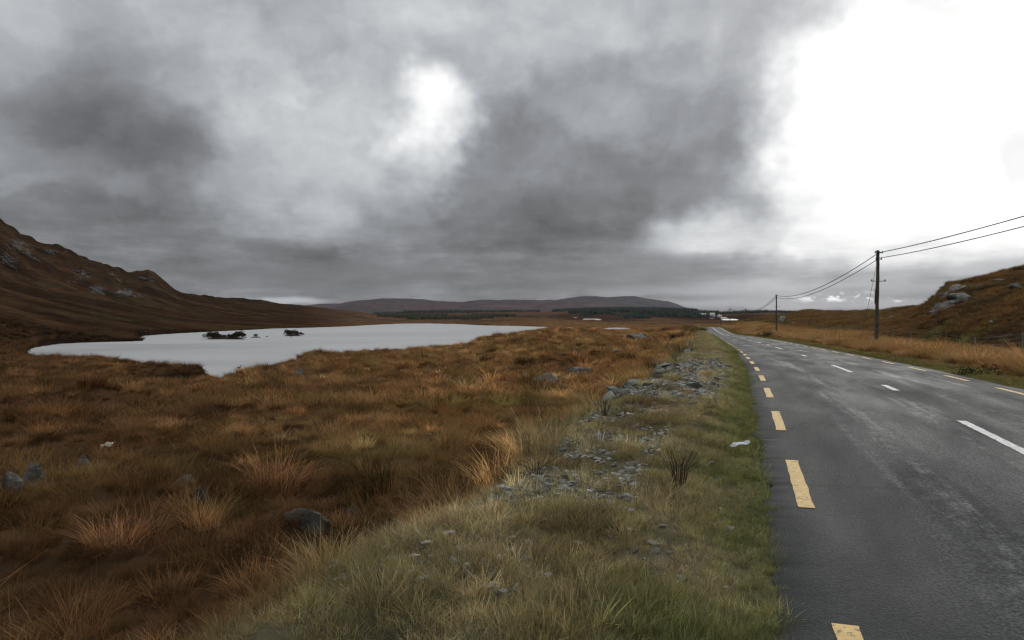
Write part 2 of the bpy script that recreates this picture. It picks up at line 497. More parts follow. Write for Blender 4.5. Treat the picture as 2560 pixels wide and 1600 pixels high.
def veg(X, Y, z=None):
    X = np.asarray(X, float); Y = np.asarray(Y, float)
    r = np.hypot(X, Y); t = road_t(X, Y)
    wx = X + 3 * pnoise(X / 9, Y / 9, 50); wy = Y + 3 * pnoise(X / 9, Y / 9, 51)
    n1 = fbm(wx / 14, wy / 14, 52, 4); n2 = fbm(wx / 3.4, wy / 3.4, 53, 4); n3 = fbm(X / 70, Y / 70, 54, 4); n4 = fbm(X / 1.2, Y / 1.2, 55, 3)
    c = np.broadcast_to(np.array(RUSSET), X.shape + (3,))
    c = mixv(c, TAN, sstep(-.15, .75, n1 * .6 + n2 * .55 + n4 * .25))
    c = mixv(c, HEATH, sstep(.1, .8, -n1 * .5 - n2 * .6 + .1 + .2 * n3) * .85)
    c = mixv(c, OLIVE, sstep(.25, .75, fbm(X / 7, Y / 9, 56, 3) + .12 * n4) * .75 * (1 - sstep(100, 300, r)))
    # tawnier grass along the drier foot of the road bank
    c = mixv(c, TAN, sstep(11, 3, ROAD_L - t) * (1 - sstep(40, 90, r)) * .55 * (.6 + .6 * sstep(-.4, .4, n2)))
    # moor beyond the near field: duller, then the heathery hill
    c = mixv(c, np.array(RUSSET) * .62 + np.array(HEATH) * .45, sstep(120, 420, r) * .55 * (X < 20))
    # heather tones deepened leftwards, the fall-off in light put into the plant colour
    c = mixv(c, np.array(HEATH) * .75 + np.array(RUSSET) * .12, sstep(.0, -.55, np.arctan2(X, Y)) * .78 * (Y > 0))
    far = sstep(450, 900, r)
    plain = mixv((.150, .090, .052), (.085, .052, .036), sstep(-.3, .5, n3 + .5 * n1))
    c = c * (1 - far[..., None]) + plain * far[..., None]
    th = np.arctan2(X, Y)
    hill = sstep(-.02, -.14, th + .18) * sstep(180, 330, r) * (r < 3000)
    hc = mixv((.034, .020, .012), (.070, .040, .021), sstep(-.3, .6, fbm(X / 120, Y / 35, 57, 5)))
    hc = mixv(hc, (.055, .048, .022), sstep(.25, .7, fbm(X / 80, Y / 40, 58, 4)) * .6)
    c = c * (1 - hill[..., None]) + hc * hill[..., None]
    # right-hand field and hill
    rt = sstep(9, 14, t - ROAD_R) * (X > 0)
    rc = mixv((.160, .090, .040), (.088, .060, .034), sstep(-.2, .6, n1 + .4 * n2))
    rc = mixv(rc, (.125, .135, .045), sstep(.15, .6, fbm(X / 22, Y / 10, 59, 4) + .05) * .8)
    rt = rt * (1 - sstep(420, 700, r))
    c = c * (1 - rt[..., None]) + rc * rt[..., None]
    # verges
    u = ROAD_L - t
    act = (1 - sstep(255, 320, Y)) * (r < 400)
    vl = (1 - sstep(2.4, 3.1, u + .6 * pnoise(X / 1.7, Y / 1.7, 60))) * (u > -.2) * act
    vc = mixv((.200, .178, .088), STRAW, sstep(-.3, .5, n2 * .4 + n4 * .7 + .05) * .85)
    vc = mixv(vc, GREEN, sstep(1.0, .1, u + .4 * n4) * .8)
    vc = mixv(vc, (.10, .060, .034), sstep(.15, .7, fbm(X / 1.6, Y / 1.6, 61, 3)) * .7 * sstep(.8, 1.8, u))
    c = c * (1 - vl[..., None]) + vc * vl[..., None]
    ur = t - ROAD_R
    vr = (1 - sstep(8.5, 13, ur + 2 * pnoise(X / 5, Y / 5, 62))) * (ur > -.2) * act
    vcr = mixv((.26, .15, .066), (.34, .24, .12), sstep(-.2, .6, n2 * .6 + n4 * .4))
    vcr = mixv(vcr, (.10, .060, .026), sstep(.3, .8, -n2 + n1) * .6)
    vcr = mixv(vcr, (.135, .135, .050), sstep(2.0, .5, ur + .6 * n4) * .9)
    c = c * (1 - vr[..., None]) + vcr * vr[..., None]
    return np.clip(c, .004, .9)


# ================================================================== mesh helpers
def mesh_from(name, verts, faces, smooth=False):
    me = bpy.data.meshes.new(name)
    verts = np.asarray(verts, np.float32)
    if isinstance(faces, np.ndarray):
        nf, k = faces.shape
        me.vertices.add(len(verts)); me.vertices.foreach_set('co', verts.ravel())
        me.loops.add(nf * k); me.polygons.add(nf)
        me.loops.foreach_set('vertex_index', faces.ravel().astype(np.int32))
        me.polygons.foreach_set('loop_start', np.arange(0, nf * k, k, dtype=np.int32))
        me.polygons.foreach_set('loop_total', np.full(nf, k, np.int32))
        me.update(calc_edges=True)
    else:
        me.from_pydata([tuple(v) for v in verts], [], faces); me.update()
    if smooth:
        me.polygons.foreach_set('use_smooth', np.ones(len(me.polygons), bool))
    return me


def obj(name, me, mat=None, parent=None, loc=None):
    o = bpy.data.objects.new(name, me)
    COL.objects.link(o)
    if mat is not None and me is not None and not me.materials:
        me.materials.append(mat)
    if parent is not None:
        o.parent = parent
    if loc is not None:
        o.location = loc
    return o


def empty(name, loc=(0, 0, 0), rz=0.0):
    o = bpy.data.objects.new(name, None)
    COL.objects.link(o)
    o.empty_display_size = .2
    o.location = loc; o.rotation_euler = (0, 0, rz)
    return o


def tag(o, label=None, cat=None, group=None, kind=None):
    if label: o['label'] = label
    if cat: o['category'] = cat
    if group: o['group'] = group
    if kind: o['kind'] = kind
    return o


def copy_tree(o, parent=None):
    c = o.copy(); COL.objects.link(c)
    if parent is not None:
        c.parent = parent
    for ch in list(o.children):
        copy_tree(ch, c)
    return c


def add_colour(me, name, rgb):
    a = me.color_attributes.new(name, 'FLOAT_COLOR', 'POINT')
    a.data.foreach_set('color', np.concatenate([rgb, np.ones((len(rgb), 1))], 1).astype(np.float32).ravel())


def add_float(me, name, v):
    a = me.attributes.new(name, 'FLOAT', 'POINT')
    a.data.foreach_set('value', np.asarray(v, np.float32).ravel())


def tube(path, radii, sides=8, cap=True):
    """verts, faces of a tube along a list of points"""
    path = [Vector(p) for p in path]
    vs, fs = [], []
    for i, p in enumerate(path):
        d = (path[min(i + 1, len(path) - 1)] - path[max(i - 1, 0)]).normalized()
        a = d.cross(Vector((0, 0, 1)))
        if a.length < .05:
            a = d.cross(Vector((0, 1, 0)))
        a.normalize(); b = d.cross(a)
        for k in range(sides):
            an = 2 * math.pi * k / sides
            vs.append(p + (a * math.cos(an) + b * math.sin(an)) * radii[i])
    for i in range(len(path) - 1):
        for k in range(sides):
            k2 = (k + 1) % sides
            fs.append((i * sides + k, i * sides + k2, (i + 1) * sides + k2, (i + 1) * sides + k))
    if cap:
        fs.append(tuple(range(sides - 1, -1, -1)))
        n = (len(path) - 1) * sides
        fs.append(tuple(range(n, n + sides)))
    return vs, fs


def join(parts):
    vs, fs = [], []
    for v, f in parts:
        o = len(vs)
        vs += list(v)
        fs += [tuple(i + o for i in q) for q in f]
    return vs, fs


# ================================================================== materials
def new_mat(name):
    m = bpy.data.materials.new(name)
    m.use_nodes = True
    m.node_tree.nodes.clear()
    g = NB(m.node_tree)
    out = g.n('ShaderNodeOutputMaterial')
    return m, g, out


def principled(g, out, base, rough=.8, bump=None, bump_d=.02, spec=.5, bump_s=1.0):
    p = g.n('ShaderNodeBsdfPrincipled')
    g.put(p.inputs['Base Color'], base)
    g.put(p.inputs['Roughness'], rough)
    g.put(p.inputs['Specular IOR Level'], spec)
    if bump is not None:
        b = g.n('ShaderNodeBump')
        b.inputs['Distance'].default_value = bump_d
        b.inputs['Strength'].default_value = bump_s
        g.put(b.inputs['Height'], bump)
        g.t.links.new(b.outputs[0], p.inputs['Normal'])
    g.t.links.new(p.outputs[0], out.inputs[0])
    return p


def attr(g, name, kind='GEOMETRY'):
    a = g.n('ShaderNodeAttribute', attribute_type=kind)
    a.attribute_name = name
    return a


def mat_ground():
    m, g, out = new_mat('moor_ground')
    pos = g.n('ShaderNodeNewGeometry').outputs['Position']
    c = attr(g, 'tint').outputs['Color']
    rk = attr(g, 'rock').outputs['Fac']
    n1 = g.noise(pos, 1.6, 3, .6).outputs['Fac']
    n3 = g.noise(g.vm('MULTIPLY', pos, (1, 1, 1.6)), .055, 6, .66).outputs['Fac']
    n2 = g.noise(g.vm('MULTIPLY', pos, (1, .6, 1.6)), .24, 4, .65).outputs['Fac']
    v = g.m('ADD', g.m('MULTIPLY', n1, .45), g.m('ADD', g.m('MULTIPLY', n2, .75), g.m('MULTIPLY', n3, .8)))
    k = g.rng(v, .72, 1.28, .28, 1.75, False)
    base = g.mix(1.0, c, g.vm('SCALE', (1, 1, 1), k), 'RGBA', 'MULTIPLY')
    rn = g.noise(pos, .16, 4, .72).outputs['Fac']
    rmask = g.rng(g.m('ADD', rk, g.m('MULTIPLY', g.m('SUBTRACT', rn, .5), 1.9)), .52, .66)
    rcol = g.mix(g.rng(n1, .3, .7), (.035, .035, .035, 1), (.17, .17, .165, 1), 'RGBA')
    base = g.mix(rmask, base, rcol, 'RGBA')
    h = g.m('ADD', g.m('MULTIPLY', n1, .05), g.m('MULTIPLY', n3, .8))
    bp = g.n('ShaderNodeBump'); bp.inputs['Distance'].default_value = 1.0; bp.inputs['Strength'].default_value = .8
    g.put(bp.inputs['Height'], h)
    df = g.n('ShaderNodeBsdfDiffuse'); g.put(df.inputs[0], base)
    g.t.links.new(bp.outputs[0], df.inputs['Normal'])
    g.t.links.new(df.outputs[0], out.inputs[0])
    return m


def mat_grass(name, rough=.75, trans=.35):
    m, g, out = new_mat(name)
    c = attr(g, 'tint', 'INSTANCER').outputs['Color']
    b = attr(g, 'blade').outputs['Fac']
    col_ = g.mix(1.0, c, g.vm('SCALE', (1, .97, .92), g.rng(b, 0, 1, .55, 1.55, False)), 'RGBA', 'MULTIPLY')
    dry = g.vm('ADD', g.vm('SCALE', col_, 1.35), (.05, .036, .014))
    col_ = g.mix(g.rng(attr(g, 'tip').outputs['Fac'], .35, 1.0, 0.0, .8), col_, dry, 'RGBA')
    d = g.n('ShaderNodeBsdfDiffuse'); g.put(d.inputs[0], col_)
    t = g.n('ShaderNodeBsdfTranslucent'); g.put(t.inputs[0], col_)
    mx = g.n('ShaderNodeMixShader'); mx.inputs[0].default_value = trans
    g.t.links.new(d.outputs[0], mx.inputs[1]); g.t.links.new(t.outputs[0], mx.inputs[2])
    g.t.links.new(mx.outputs[0], out.inputs[0])
    return m


def mat_rock(name, dark=(.07, .075, .075), light=(.27, .275, .265), lichen=(.42, .42, .38), scale=1.0, amount=.5):
    m, g, out = new_mat(name)
    co = g.n('ShaderNodeTexCoord').outputs['Object']
    rnd = g.n('ShaderNodeObjectInfo').outputs['Random']
    p = g.vm('ADD', co, g.vm('SCALE', (31.0, 17.0, 23.0), rnd))
    n1 = g.noise(p, 2.5 * scale, 8, .65, .4).outputs['Fac']
    n2 = g.noise(p, 14 * scale, 6, .7).outputs['Fac']
    n3 = g.noise(g.vm('MULTIPLY', p, (1.0, 1.0, 5.0)), 4 * scale, 5, .6, .3).outputs['Fac']
    base = g.mix(g.rng(g.m('ADD', n1, g.m('MULTIPLY', n3, .4)), .45, .95), (*dark, 1), (*light, 1), 'RGBA')
    base = g.mix(g.m('MULTIPLY', g.rng(n2, .56, .68), amount), base, (*lichen, 1), 'RGBA')
    base = g.mix(1.0, base, g.vm('SCALE', g.mix(g.m('FRACT', g.m('MULTIPLY', rnd, 7.31)), (.94, 1.0, 1.03, 1), (1.08, 1.0, .88, 1), 'RGBA'), g.rng(rnd, 0, 1, .5, 1.4, False)), 'RGBA', 'MULTIPLY')
    h = g.m('ADD', n1, g.m('ADD', g.m('MULTIPLY', n2, .3), g.m('MULTIPLY', n3, .6)))
    principled(g, out, base, .85, h, .05 / scale, .3, .9)
    return m


def mat_simple(name, rgb, rough=.8, noise_scale=6.0, var=.35, spec=.3, bump=.01, stretch=(1, 1, 1), metallic=0.0):
    m, g, out = new_mat(name)
    co = g.n('ShaderNodeTexCoord').outputs['Object']
    n = g.noise(g.vm('MULTIPLY', co, stretch), noise_scale, 6, .65).outputs['Fac']
    lo = tuple(c * (1 - var) for c in rgb); hi = tuple(min(1, c * (1 + var)) for c in rgb)
    base = g.mix(g.rng(n, .3, .7), (*lo, 1), (*hi, 1), 'RGBA')
    p = principled(g, out, base, rough, n, bump, spec)
    p.inputs['Metallic'].default_value = metallic
    return m


def mat_asphalt():
    m, g, out = new_mat('asphalt')
    s = attr(g, 'along').outputs['Fac']; t = attr(g, 'across').outputs['Fac']
    st = g.xyz(t, s, 0.0)
    pos = g.n('ShaderNodeNewGeometry').outputs['Position']
    grain = g.noise(pos, 42, 4, .75).outputs['Fac']
    chips = g.n('ShaderNodeTexVoronoi'); g.put(chips.inputs['Vector'], pos); chips.inputs['Scale'].default_value = 90
    broad = g.noise(g.vm('MULTIPLY', st, (1.0, .25, 1)), .9, 6, .6, .3).outputs['Fac']
    streak = g.noise(g.vm('MULTIPLY', st, (1.7, .11, 1)), 1.6, 7, .68, .15).outputs['Fac']
    streak2 = g.noise(g.vm('MULTIPLY', st, (1.0, .8, 1)), 5.0, 6, .7).outputs['Fac']
    base = g.mix(g.rng(grain, .36, .68), (.008, .010, .0105, 1), (.080, .088, .092, 1), 'RGBA')
    base = g.mix(1.0, base, g.vm('SCALE', (1, 1, 1), g.rng(broad, .3, .7, .62, 1.35, False)), 'RGBA', 'MULTIPLY')
    # polished, stone-pale wheel paths and worn seal in the far lane
    def band(c, w):
        return g.rng(g.m('ABSOLUTE', g.m('SUBTRACT', t, c)), 0.0, w, 1.0, 0.0)
    wp = g.m('MAXIMUM', g.m('MAXIMUM', band(1.15, .55), band(2.35, .38)), g.m('MAXIMUM', g.m('MULTIPLY', band(3.45, .5), 1.15), g.m('MULTIPLY', band(4.55, .42), 1.25)))
    wear = g.m('MULTIPLY', wp, g.rng(g.m('ADD', g.m('MULTIPLY', streak, .75), g.m('MULTIPLY', streak2, .35)), .52, .74))
    wear = g.m('MULTIPLY', wear, g.rng(g.m('ADD', grain, g.m('MULTIPLY', broad, .5)), .45, .95))
    base = g.mix(g.m('MULTIPLY', wear, .95), base, (.36, .365, .36, 1), 'RGBA')
    # darker patched strip along the near edge, ending in a joint
    edge = g.m('MULTIPLY', g.rng(g.m('ADD', t, g.m('MULTIPLY', g.m('SUBTRACT', broad, .5), .9)), .45, .95, 1.0, 0.0), g.rng(s, 30.0, 44.0, 1.0, .35))
    base = g.mix(g.m('MULTIPLY', edge, .75), base, (.022, .025, .026, 1), 'RGBA')
    wob = g.m('MULTIPLY', g.m('SUBTRACT', g.noise(pos, 1.6, 4, .6).outputs['Fac'], .5), .35)
    for sc, t1 in ((13.3, 1.9), (6.95, .9)):
        j = g.m('MULTIPLY', g.rng(g.m('ABSOLUTE', g.m('SUBTRACT', g.m('ADD', s, wob), sc)), .015, .07, 1.0, 0.0), g.rng(t, t1, t1 + .5, 1.0, 0.0))
        base = g.mix(g.m('MULTIPLY', j, .55), base, (.012, .013, .013, 1), 'RGBA')
    rough = g.rng(broad, .3, .75, .85, .58, False)
    principled(g, out, base, rough, g.m('ADD', grain, g.m('MULTIPLY', chips.outputs['Distance'], .6)), .008, .18, 1.0)
    return m


def mat_paint(name, rgb):
    m, g, out = new_mat(name)
    pos = g.n('ShaderNodeNewGeometry').outputs['Position']
    n = g.noise(pos, 26, 6, .72).outputs['Fac']
    n2 = g.noise(g.vm('MULTIPLY', pos, (1, 1.0, 1)), 7, 5, .65).outputs['Fac']
    base = g.mix(g.rng(n2, .3, .75), (*[c * .72 for c in rgb], 1), (*rgb, 1), 'RGBA')
    base = g.mix(g.rng(g.m('ADD', n, g.m('MULTIPLY', n2, .45)), .76, .90), base, (.07, .072, .068, 1), 'RGBA')
    principled(g, out, base, .7, n, .004, .3)
    return m


def mat_water():
    m, g, out = new_mat('lough_water')
    pos = g.n('ShaderNodeNewGeometry').outputs['Position']
    n1 = g.noise(g.vm('MULTIPLY', pos, (.8, 1, 1)), 1.1, 5, .6).outputs['Fac']
    n2 = g.noise(g.vm('MULTIPLY', pos, (.35, 1, 1)), .03, 5, .62).outputs['Fac']
    b = g.n('ShaderNodeBump'); b.inputs['Distance'].default_value = .25; b.inputs['Strength'].default_value = .4
    g.put(b.inputs['Height'], n1)
    gl = g.n('ShaderNodeBsdfGlossy')
    gl.inputs['Color'].default_value = (.61, .615, .615, 1)
    g.put(gl.inputs['Roughness'], g.rng(n2, .35, .65, WATER_ROUGH[0], WATER_ROUGH[1]))
    g.t.links.new(b.outputs[0], gl.inputs['Normal'])
    df = g.n('ShaderNodeBsdfDiffuse'); df.inputs[0].default_value = (.05, .055, .055, 1)
    mx = g.n('ShaderNodeMixShader'); mx.inputs[0].default_value = .9
    g.t.links.new(df.outputs[0], mx.inputs[1]); g.t.links.new(gl.outputs[0], mx.inputs[2])
    g.t.links.new(mx.outputs[0], out.inputs[0])
    return m


WATER_ROUGH = (.38, .52)
M_GROUND = mat_ground()
M_WATER = mat_water()
M_ROCK = mat_rock('grey_rock', (.028, .028, .027), (.115, .115, .108), (.24, .24, .22))
M_ROCKBIG = mat_rock('outcrop_rock', (.05, .05, .049), (.21, .21, .20), (.30, .30, .28), .6, .5)
M_CRAG = mat_rock('dark_crag_rock', (.026, .026, .025), (.125, .125, .12), (.2, .2, .19), .6, .4)
M_STONE = mat_rock('slate_stone', (.055, .060, .054), (.20, .212, .195), (.36, .37, .35), 3.0, .35)
M_QUARTZ = mat_rock('pale_stone', (.10, .10, .092), (.33, .325, .30), (.42, .41, .38), 3.0, .3)
M_BOG = mat_grass('bog_grass_blades')
M_VERGE = mat_grass('verge_grass_blades')
M_WOOD = mat_simple('weathered_pole_wood', (.085, .075, .065), .85, 5, .5, .2, .01, (4, 4, .35))
M_POST = mat_simple('grey_post_wood', (.17, .155, .13), .9, 9, .4, .2, .01, (4, 4, .5))
M_WIRE = mat_simple('black_cable', (.012, .012, .012), .6, 20, .2)
M_FWIRE = mat_simple('galvanised_wire', (.20, .20, .19), .5, 20, .2, metallic=.4)
M_METAL = mat_simple('dull_steel', (.10, .10, .10), .55, 20, .2, metallic=.6)
M_CERAMIC = mat_simple('brown_ceramic', (.07, .045, .03), .35, 9, .2, .5)

# ================================================================== ground sheet
def build_ground():
    th = np.concatenate([np.radians(np.linspace(-180, -46, 70, endpoint=False)), np.arctan((np.linspace(-450, 3010, 1010) - CX) / F),
                         np.radians(np.linspace(46.5, 180, 70))])
    lr = np.linspace(math.log(.9), math.log(14000), 560)
    R = np.exp(lr)
    TH, RR = np.meshgrid(th, R, indexing='ij')
    X = RR * np.sin(TH); Y = RR * np.cos(TH)
    Z = zfun(X.ravel(), Y.ravel()).reshape(X.shape)
    n, k = X.shape
    verts = np.stack([X, Y, Z], -1).reshape(-1, 3)
    i = np.arange(n - 1)[:, None]; j = np.arange(k - 1)[None]
    a = (i * k + j).ravel()
    faces = np.stack([a, a + 1, a + k + 1, a + k], 1)
    faces = faces[:, ::-1]
    # centre cap
    me = mesh_from('ground', verts, np.ascontiguousarray(faces), True)
    vx, vy = verts[:, 0], verts[:, 1]
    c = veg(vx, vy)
    lv = verts[:, 2]
    # wet peat at the water's edge
    sd = poly_dist(vx, vy, WPOLY[0][2])
    c = mixv(c, PEAT, sstep(3.5, .5, sd) * (np.hypot(vx, vy) < 800) * .8)
    fr = np.hypot(vx, vy)
    # cut peat bank on the near side of the spit
    bx, by = at_depth(445, 119)
    c = mixv(c, PEAT, np.clip(2.2 * np.exp(-((vx - bx) / 8.0) ** 2 - ((vy - by) / 4.6) ** 2), 0, .97))
    # reeds and heather round the far ponds
    for nm, wz, poly in WPOLY[2:]:
        cx = np.mean([p[0] for p in poly]); cy = np.mean([p[1] for p in poly])
        ax = (max(p[0] for p in poly) - min(p[0] for p in poly)) * .9 + 25
        c = mixv(c, (.040, .026, .020), np.exp(-((vx - cx) / ax) ** 4 - ((vy - cy) / 190) ** 4) * .7)
    # grass self-shading put into the ground colour, plus matted litter and peat up close
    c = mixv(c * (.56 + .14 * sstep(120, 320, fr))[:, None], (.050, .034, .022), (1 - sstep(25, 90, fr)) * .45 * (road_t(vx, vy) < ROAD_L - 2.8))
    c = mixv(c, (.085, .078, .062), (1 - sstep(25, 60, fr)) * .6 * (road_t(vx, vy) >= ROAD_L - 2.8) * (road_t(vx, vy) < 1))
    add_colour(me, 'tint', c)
    rk = np.zeros(len(verts))
    for px, py, a_, b_, s_ in [(45, 612, 45, 22, .62), (20, 650, 40, 30, .5), (75, 632, 30, 16, .5), (200, 690, 50, 22, .48), (240, 722, 40, 14, .66), (312, 730, 40, 12, .66),
                               (365, 700, 30, 8, .62), (285, 685, 26, 10, .5), (130, 625, 40, 12, .42), (350, 735, 30, 8, .5), (60, 670, 40, 14, .48), (430, 740, 20, 6, .5), (150, 700, 60, 18, .38), (0, 740, 50, 20, .4)]:
        px_v = CX + F * vx / np.maximum(vy, 1); py_v = HY - F * (lv - CAMZ) / np.maximum(vy, 1)
        rk = np.maximum(rk, s_ * np.exp(-((px_v - px) / a_) ** 2 - ((py_v - py) / b_) ** 2) * (vy > 300) * (vy < 1300))
    add_float(me, 'rock', rk)
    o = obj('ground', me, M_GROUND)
    tag(o, kind='structure')
    return o


build_ground()


def build_waters():
    for nm, wz, poly in WPOLY:
        grow = 1.12 if nm == 'pond' else 1.0
        cx = sum(p[0] for p in poly) / len(poly); cy = sum(p[1] for p in poly) / len(poly)
        if nm == 'lake':
            x0, x1 = min(p[0] for p in poly) - 8, max(p[0] for p in poly) + 8
            y0, y1 = min(p[1] for p in poly) - 5, max(p[1] for p in poly) + 8
            vs = [(x0, y0, wz), (x1, y0, wz), (x1, y1, wz), (x0, y1, wz)]
        else:
            vs = [(cx + (x - cx) * grow, cy + (y - cy) * grow, wz) for x, y in poly]
        f = [tuple(range(len(vs)))]
        me = mesh_from(nm, vs, f)
        bm = bmesh.new(); bm.from_mesh(me); bmesh.ops.recalc_face_normals(bm, faces=bm.faces)
        for fc in bm.faces:
            if fc.normal.z < 0:
                fc.normal_flip()
        bm.to_mesh(me); bm.free()
        tag(obj(nm, me, M_WATER), kind='structure')


build_waters()

# ================================================================== far mountains
def build_mountain(sky, Y0, Yr, Y1, base_z, colour_a, colour_b, seed, name):
    sx = np.array([s[0] for s in sky]); sy = np.array([s[1] for s in sky])
    px = np.linspace(sx[0], sx[-1], 340)
    ridge = CAMZ + (HY - np.interp(px, sx, sy)) * Yr / F
    rows = np.concatenate([np.linspace(Y0, Yr, 46), np.linspace(Yr, Y1, 14)[1:]])
    X = ((px - CX) / F)[:, None] * Yr * (0.55 + 0.45 * rows[None] / Yr)
    Yg = np.broadcast_to(rows[None], X.shape)
    w = np.where(rows < Yr, ((rows - Y0) / (Yr - Y0)), 1 - (rows - Yr) / (Y1 - Yr))
    w = np.clip(w, 0, 1)
    prof = np.where(rows < Yr, w ** 1.25, w)
    Z = base_z + (ridge[:, None] - base_z) * prof[None]
    Z = Z + fbm(X / 620, Yg / 900, seed, 5) * 40 * (prof * (1 - prof) * 4)[None] * np.clip((ridge[:, None] - base_z) / 150, 0, 1.2)
    Z = Z + fbm(X / 150, Yg / 200, seed + 9, 4) * 5 * (prof * .8)[None] * np.clip((ridge[:, None] - base_z) / 100, 0, 1)
    n, k = X.shape
    verts = np.stack([X, Yg, Z], -1).reshape(-1, 3)
    a = (np.arange(n - 1)[:, None] * k + np.arange(k - 1)[None]).ravel()
    me = mesh_from(name, verts, np.stack([a, a + k, a + k + 1, a + 1], 1), True)
    c = mixv(colour_a, colour_b, sstep(-.4, .5, fbm(verts[:, 0] / 500, verts[:, 1] / 500, seed + 3, 5)))
    add_colour(me, 'tint', c); add_float(me, 'rock', np.zeros(len(verts)))
    o = obj(name, me, M_FARHILL)
    tag(o, kind='structure')
    return o


def mat_farhill():
    m, g, out = new_mat('heather_mountain')
    pos = g.n('ShaderNodeNewGeometry').outputs['Position']
    c = attr(g, 'tint').outputs['Color']
    n = g.noise(pos, .006, 7, .65).outputs['Fac']
    base = g.mix(1.0, c, g.vm('SCALE', (1, 1, 1), g.rng(n, .3, .7, .6, 1.4, False)), 'RGBA', 'MULTIPLY')
    principled(g, out, base, .95, n, 30, .1, .5)
    return m


M_FARHILL = mat_farhill()
build_mountain([(640, 785), (700, 775), (760, 763.5), (800, 760), (850, 758), (900, 750.5), (960, 746), (1030, 746.5), (1080, 750), (1120, 753.5), (1160, 755), (1192, 749.5), (1240, 750),
                (1290, 748.5), (1350, 750), (1400, 749), (1460, 749), (1520, 752), (1600, 762), (1660, 772), (1720, 782)], 4300, 6000, 7600, -14, (.064, .038, .040), (.038, .029, .033), 70, 'mountain_near')
build_mountain([(1250, 782), (1320, 764), (1400, 748), (1450, 741), (1480, 739.5), (1520, 743), (1560, 740.5), (1588, 740), (1612, 745), (1640, 749.5), (1668, 752), (1690, 759), (1712, 768), (1735, 775), (1790, 784)],
               6400, 8200, 9800, -14, (.046, .036, .042), (.032, .029, .038), 80, 'mountain_far')

# ================================================================== road
M_ASPHALT = mat_asphalt()
M_YELLOW = mat_paint('yellow_road_paint', (.74, .52, .21))
M_WHITE = mat_paint('white_road_paint', (.74, .75, .74))


def road_strip(y0, y1, ts, dz, step=.5, jitter=0.0):
    Ys = np.arange(y0, y1 + 1e-6, step) if (y1 - y0) / step > 1 else np.array([y0, y1])
    if Ys[-1] < y1 - 1e-4:
        Ys = np.append(Ys, y1)
    vs, al, ac = [], [], []
    for y in Ys:
        s = float(np.interp(y, _yy, _sl)); n = math.sqrt(1 + s * s)
        x0, z0 = float(road_x(y)), float(road_z(y))
        for t in ts:
            tt = t + (random.uniform(-jitter, jitter) if jitter else 0)
            camber = .045 * (1 - ((t - 2.65) / 2.97) ** 2)
            vs.append((x0 + tt / n, y - tt * s / n, z0 + camber + dz)); al.append(y * n); ac.append(tt)
    k = len(ts)
    fs = [(i * k + j, i * k + j + 1, (i + 1) * k + j + 1, (i + 1) * k + j) for i in range(len(Ys) - 1) for j in range(k - 1)]
    return vs, fs, al, ac


def build_road():
    ts = [ROAD_L - .04, ROAD_L, 0, .5, 1.1, 1.9, 2.65, 3.4, 4.2, 4.8, 5.3, ROAD_R, ROAD_R + .04]
    ys = np.concatenate([np.arange(-70, -2, .5), np.arange(-2, 20, .06), np.arange(20, 40, .35), np.arange(40, 330, 1.0)])
    vs, al, ac = [], [], []
    for y in ys:
        s = float(np.interp(y, _yy, _sl)); n = math.sqrt(1 + s * s)
        x0, z0 = float(road_x(y)), float(road_z(y))
        for q, t in enumerate(ts):
            tt = t
            if q <= 1:
                tt = t + .05 * float(pnoise(np.array(y / 1.1), np.array(3.3), 90)) + .05 * float(pnoise(np.array(y / .33), np.array(1.3), 91)) + .04 * float(pnoise(np.array(y / .12), np.array(2.3), 93))
            if q >= len(ts) - 2:
                tt = t + .09 * float(pnoise(np.array(y / .8), np.array(7.3), 92))
            camber = .045 * (1 - ((t - 2.65) / 2.97) ** 2)
            dz = -.09 if q in (0, len(ts) - 1) else 0
            vs.append((x0 + tt / n, y - tt * s / n, z0 + camber + dz)); al.append(y * n); ac.append(tt)
    k = len(ts)
    fs = np.array([(i * k + j, i * k + j + 1, (i + 1) * k + j + 1, (i + 1) * k + j) for i in range(len(ys) - 1) for j in range(k - 1)])
    me = mesh_from('road', np.array(vs), fs, True)
    add_float(me, 'along', al); add_float(me, 'across', ac)
    road = obj('road', me, M_ASPHALT)
    tag(road, kind='structure')

    def mark(name, y0, y1, t, w, mat):
        far = 1 if y0 > 60 else 0
        ww = w
        vs, fs, _, _ = road_strip(y0, y1, [t - ww / 2, t, t + ww / 2], .005 + .00012 * max(0, y0), .12 if not far else 1.0, .006 if not far else 0)
        return obj(name, mesh_from(name, vs, fs), mat, road)
    k1 = 1.055
    y = 5.75
    while y < 100:                       # near edge, two metres on and two off
        mark('yellow_dash', y, y + 1.95 / k1, 0.0, .13, M_YELLOW)
        y += 3.98 / k1
    y = 3.9
    while y < 112:
        mark('yellow_dash', y, y + 1.95 / k1, 5.07, .13, M_YELLOW)
        y += 3.98 / k1
    for y in (1.75, -2.0, -6):
        mark('yellow_dash', y, y + 1.95 / k1, 0.0, .13, M_YELLOW)
    mark('edge_line', 160, 262, 0.0, .14, M_WHITE)
    mark('edge_line', 150, 262, 5.07, .14, M_YELLOW)
    for y0, y1 in [(6.6, 11.0), (20.8, 24.3), (42, 46), (56.5, 60.5), (76, 86)]:
        mark('centre_dash', y0, y1, 2.62, .13, M_WHITE)
    for y0, y1 in [(15.2, 16.5), (31.6, 33.2), (50, 51.6), (67, 69), (92, 95), (101, 104)]:
        mark('centre_dash', y0, y1, 2.62, .13, M_WHITE)
    mark('centre_line', 118, 262, 2.62, .17, M_WHITE)


build_road()

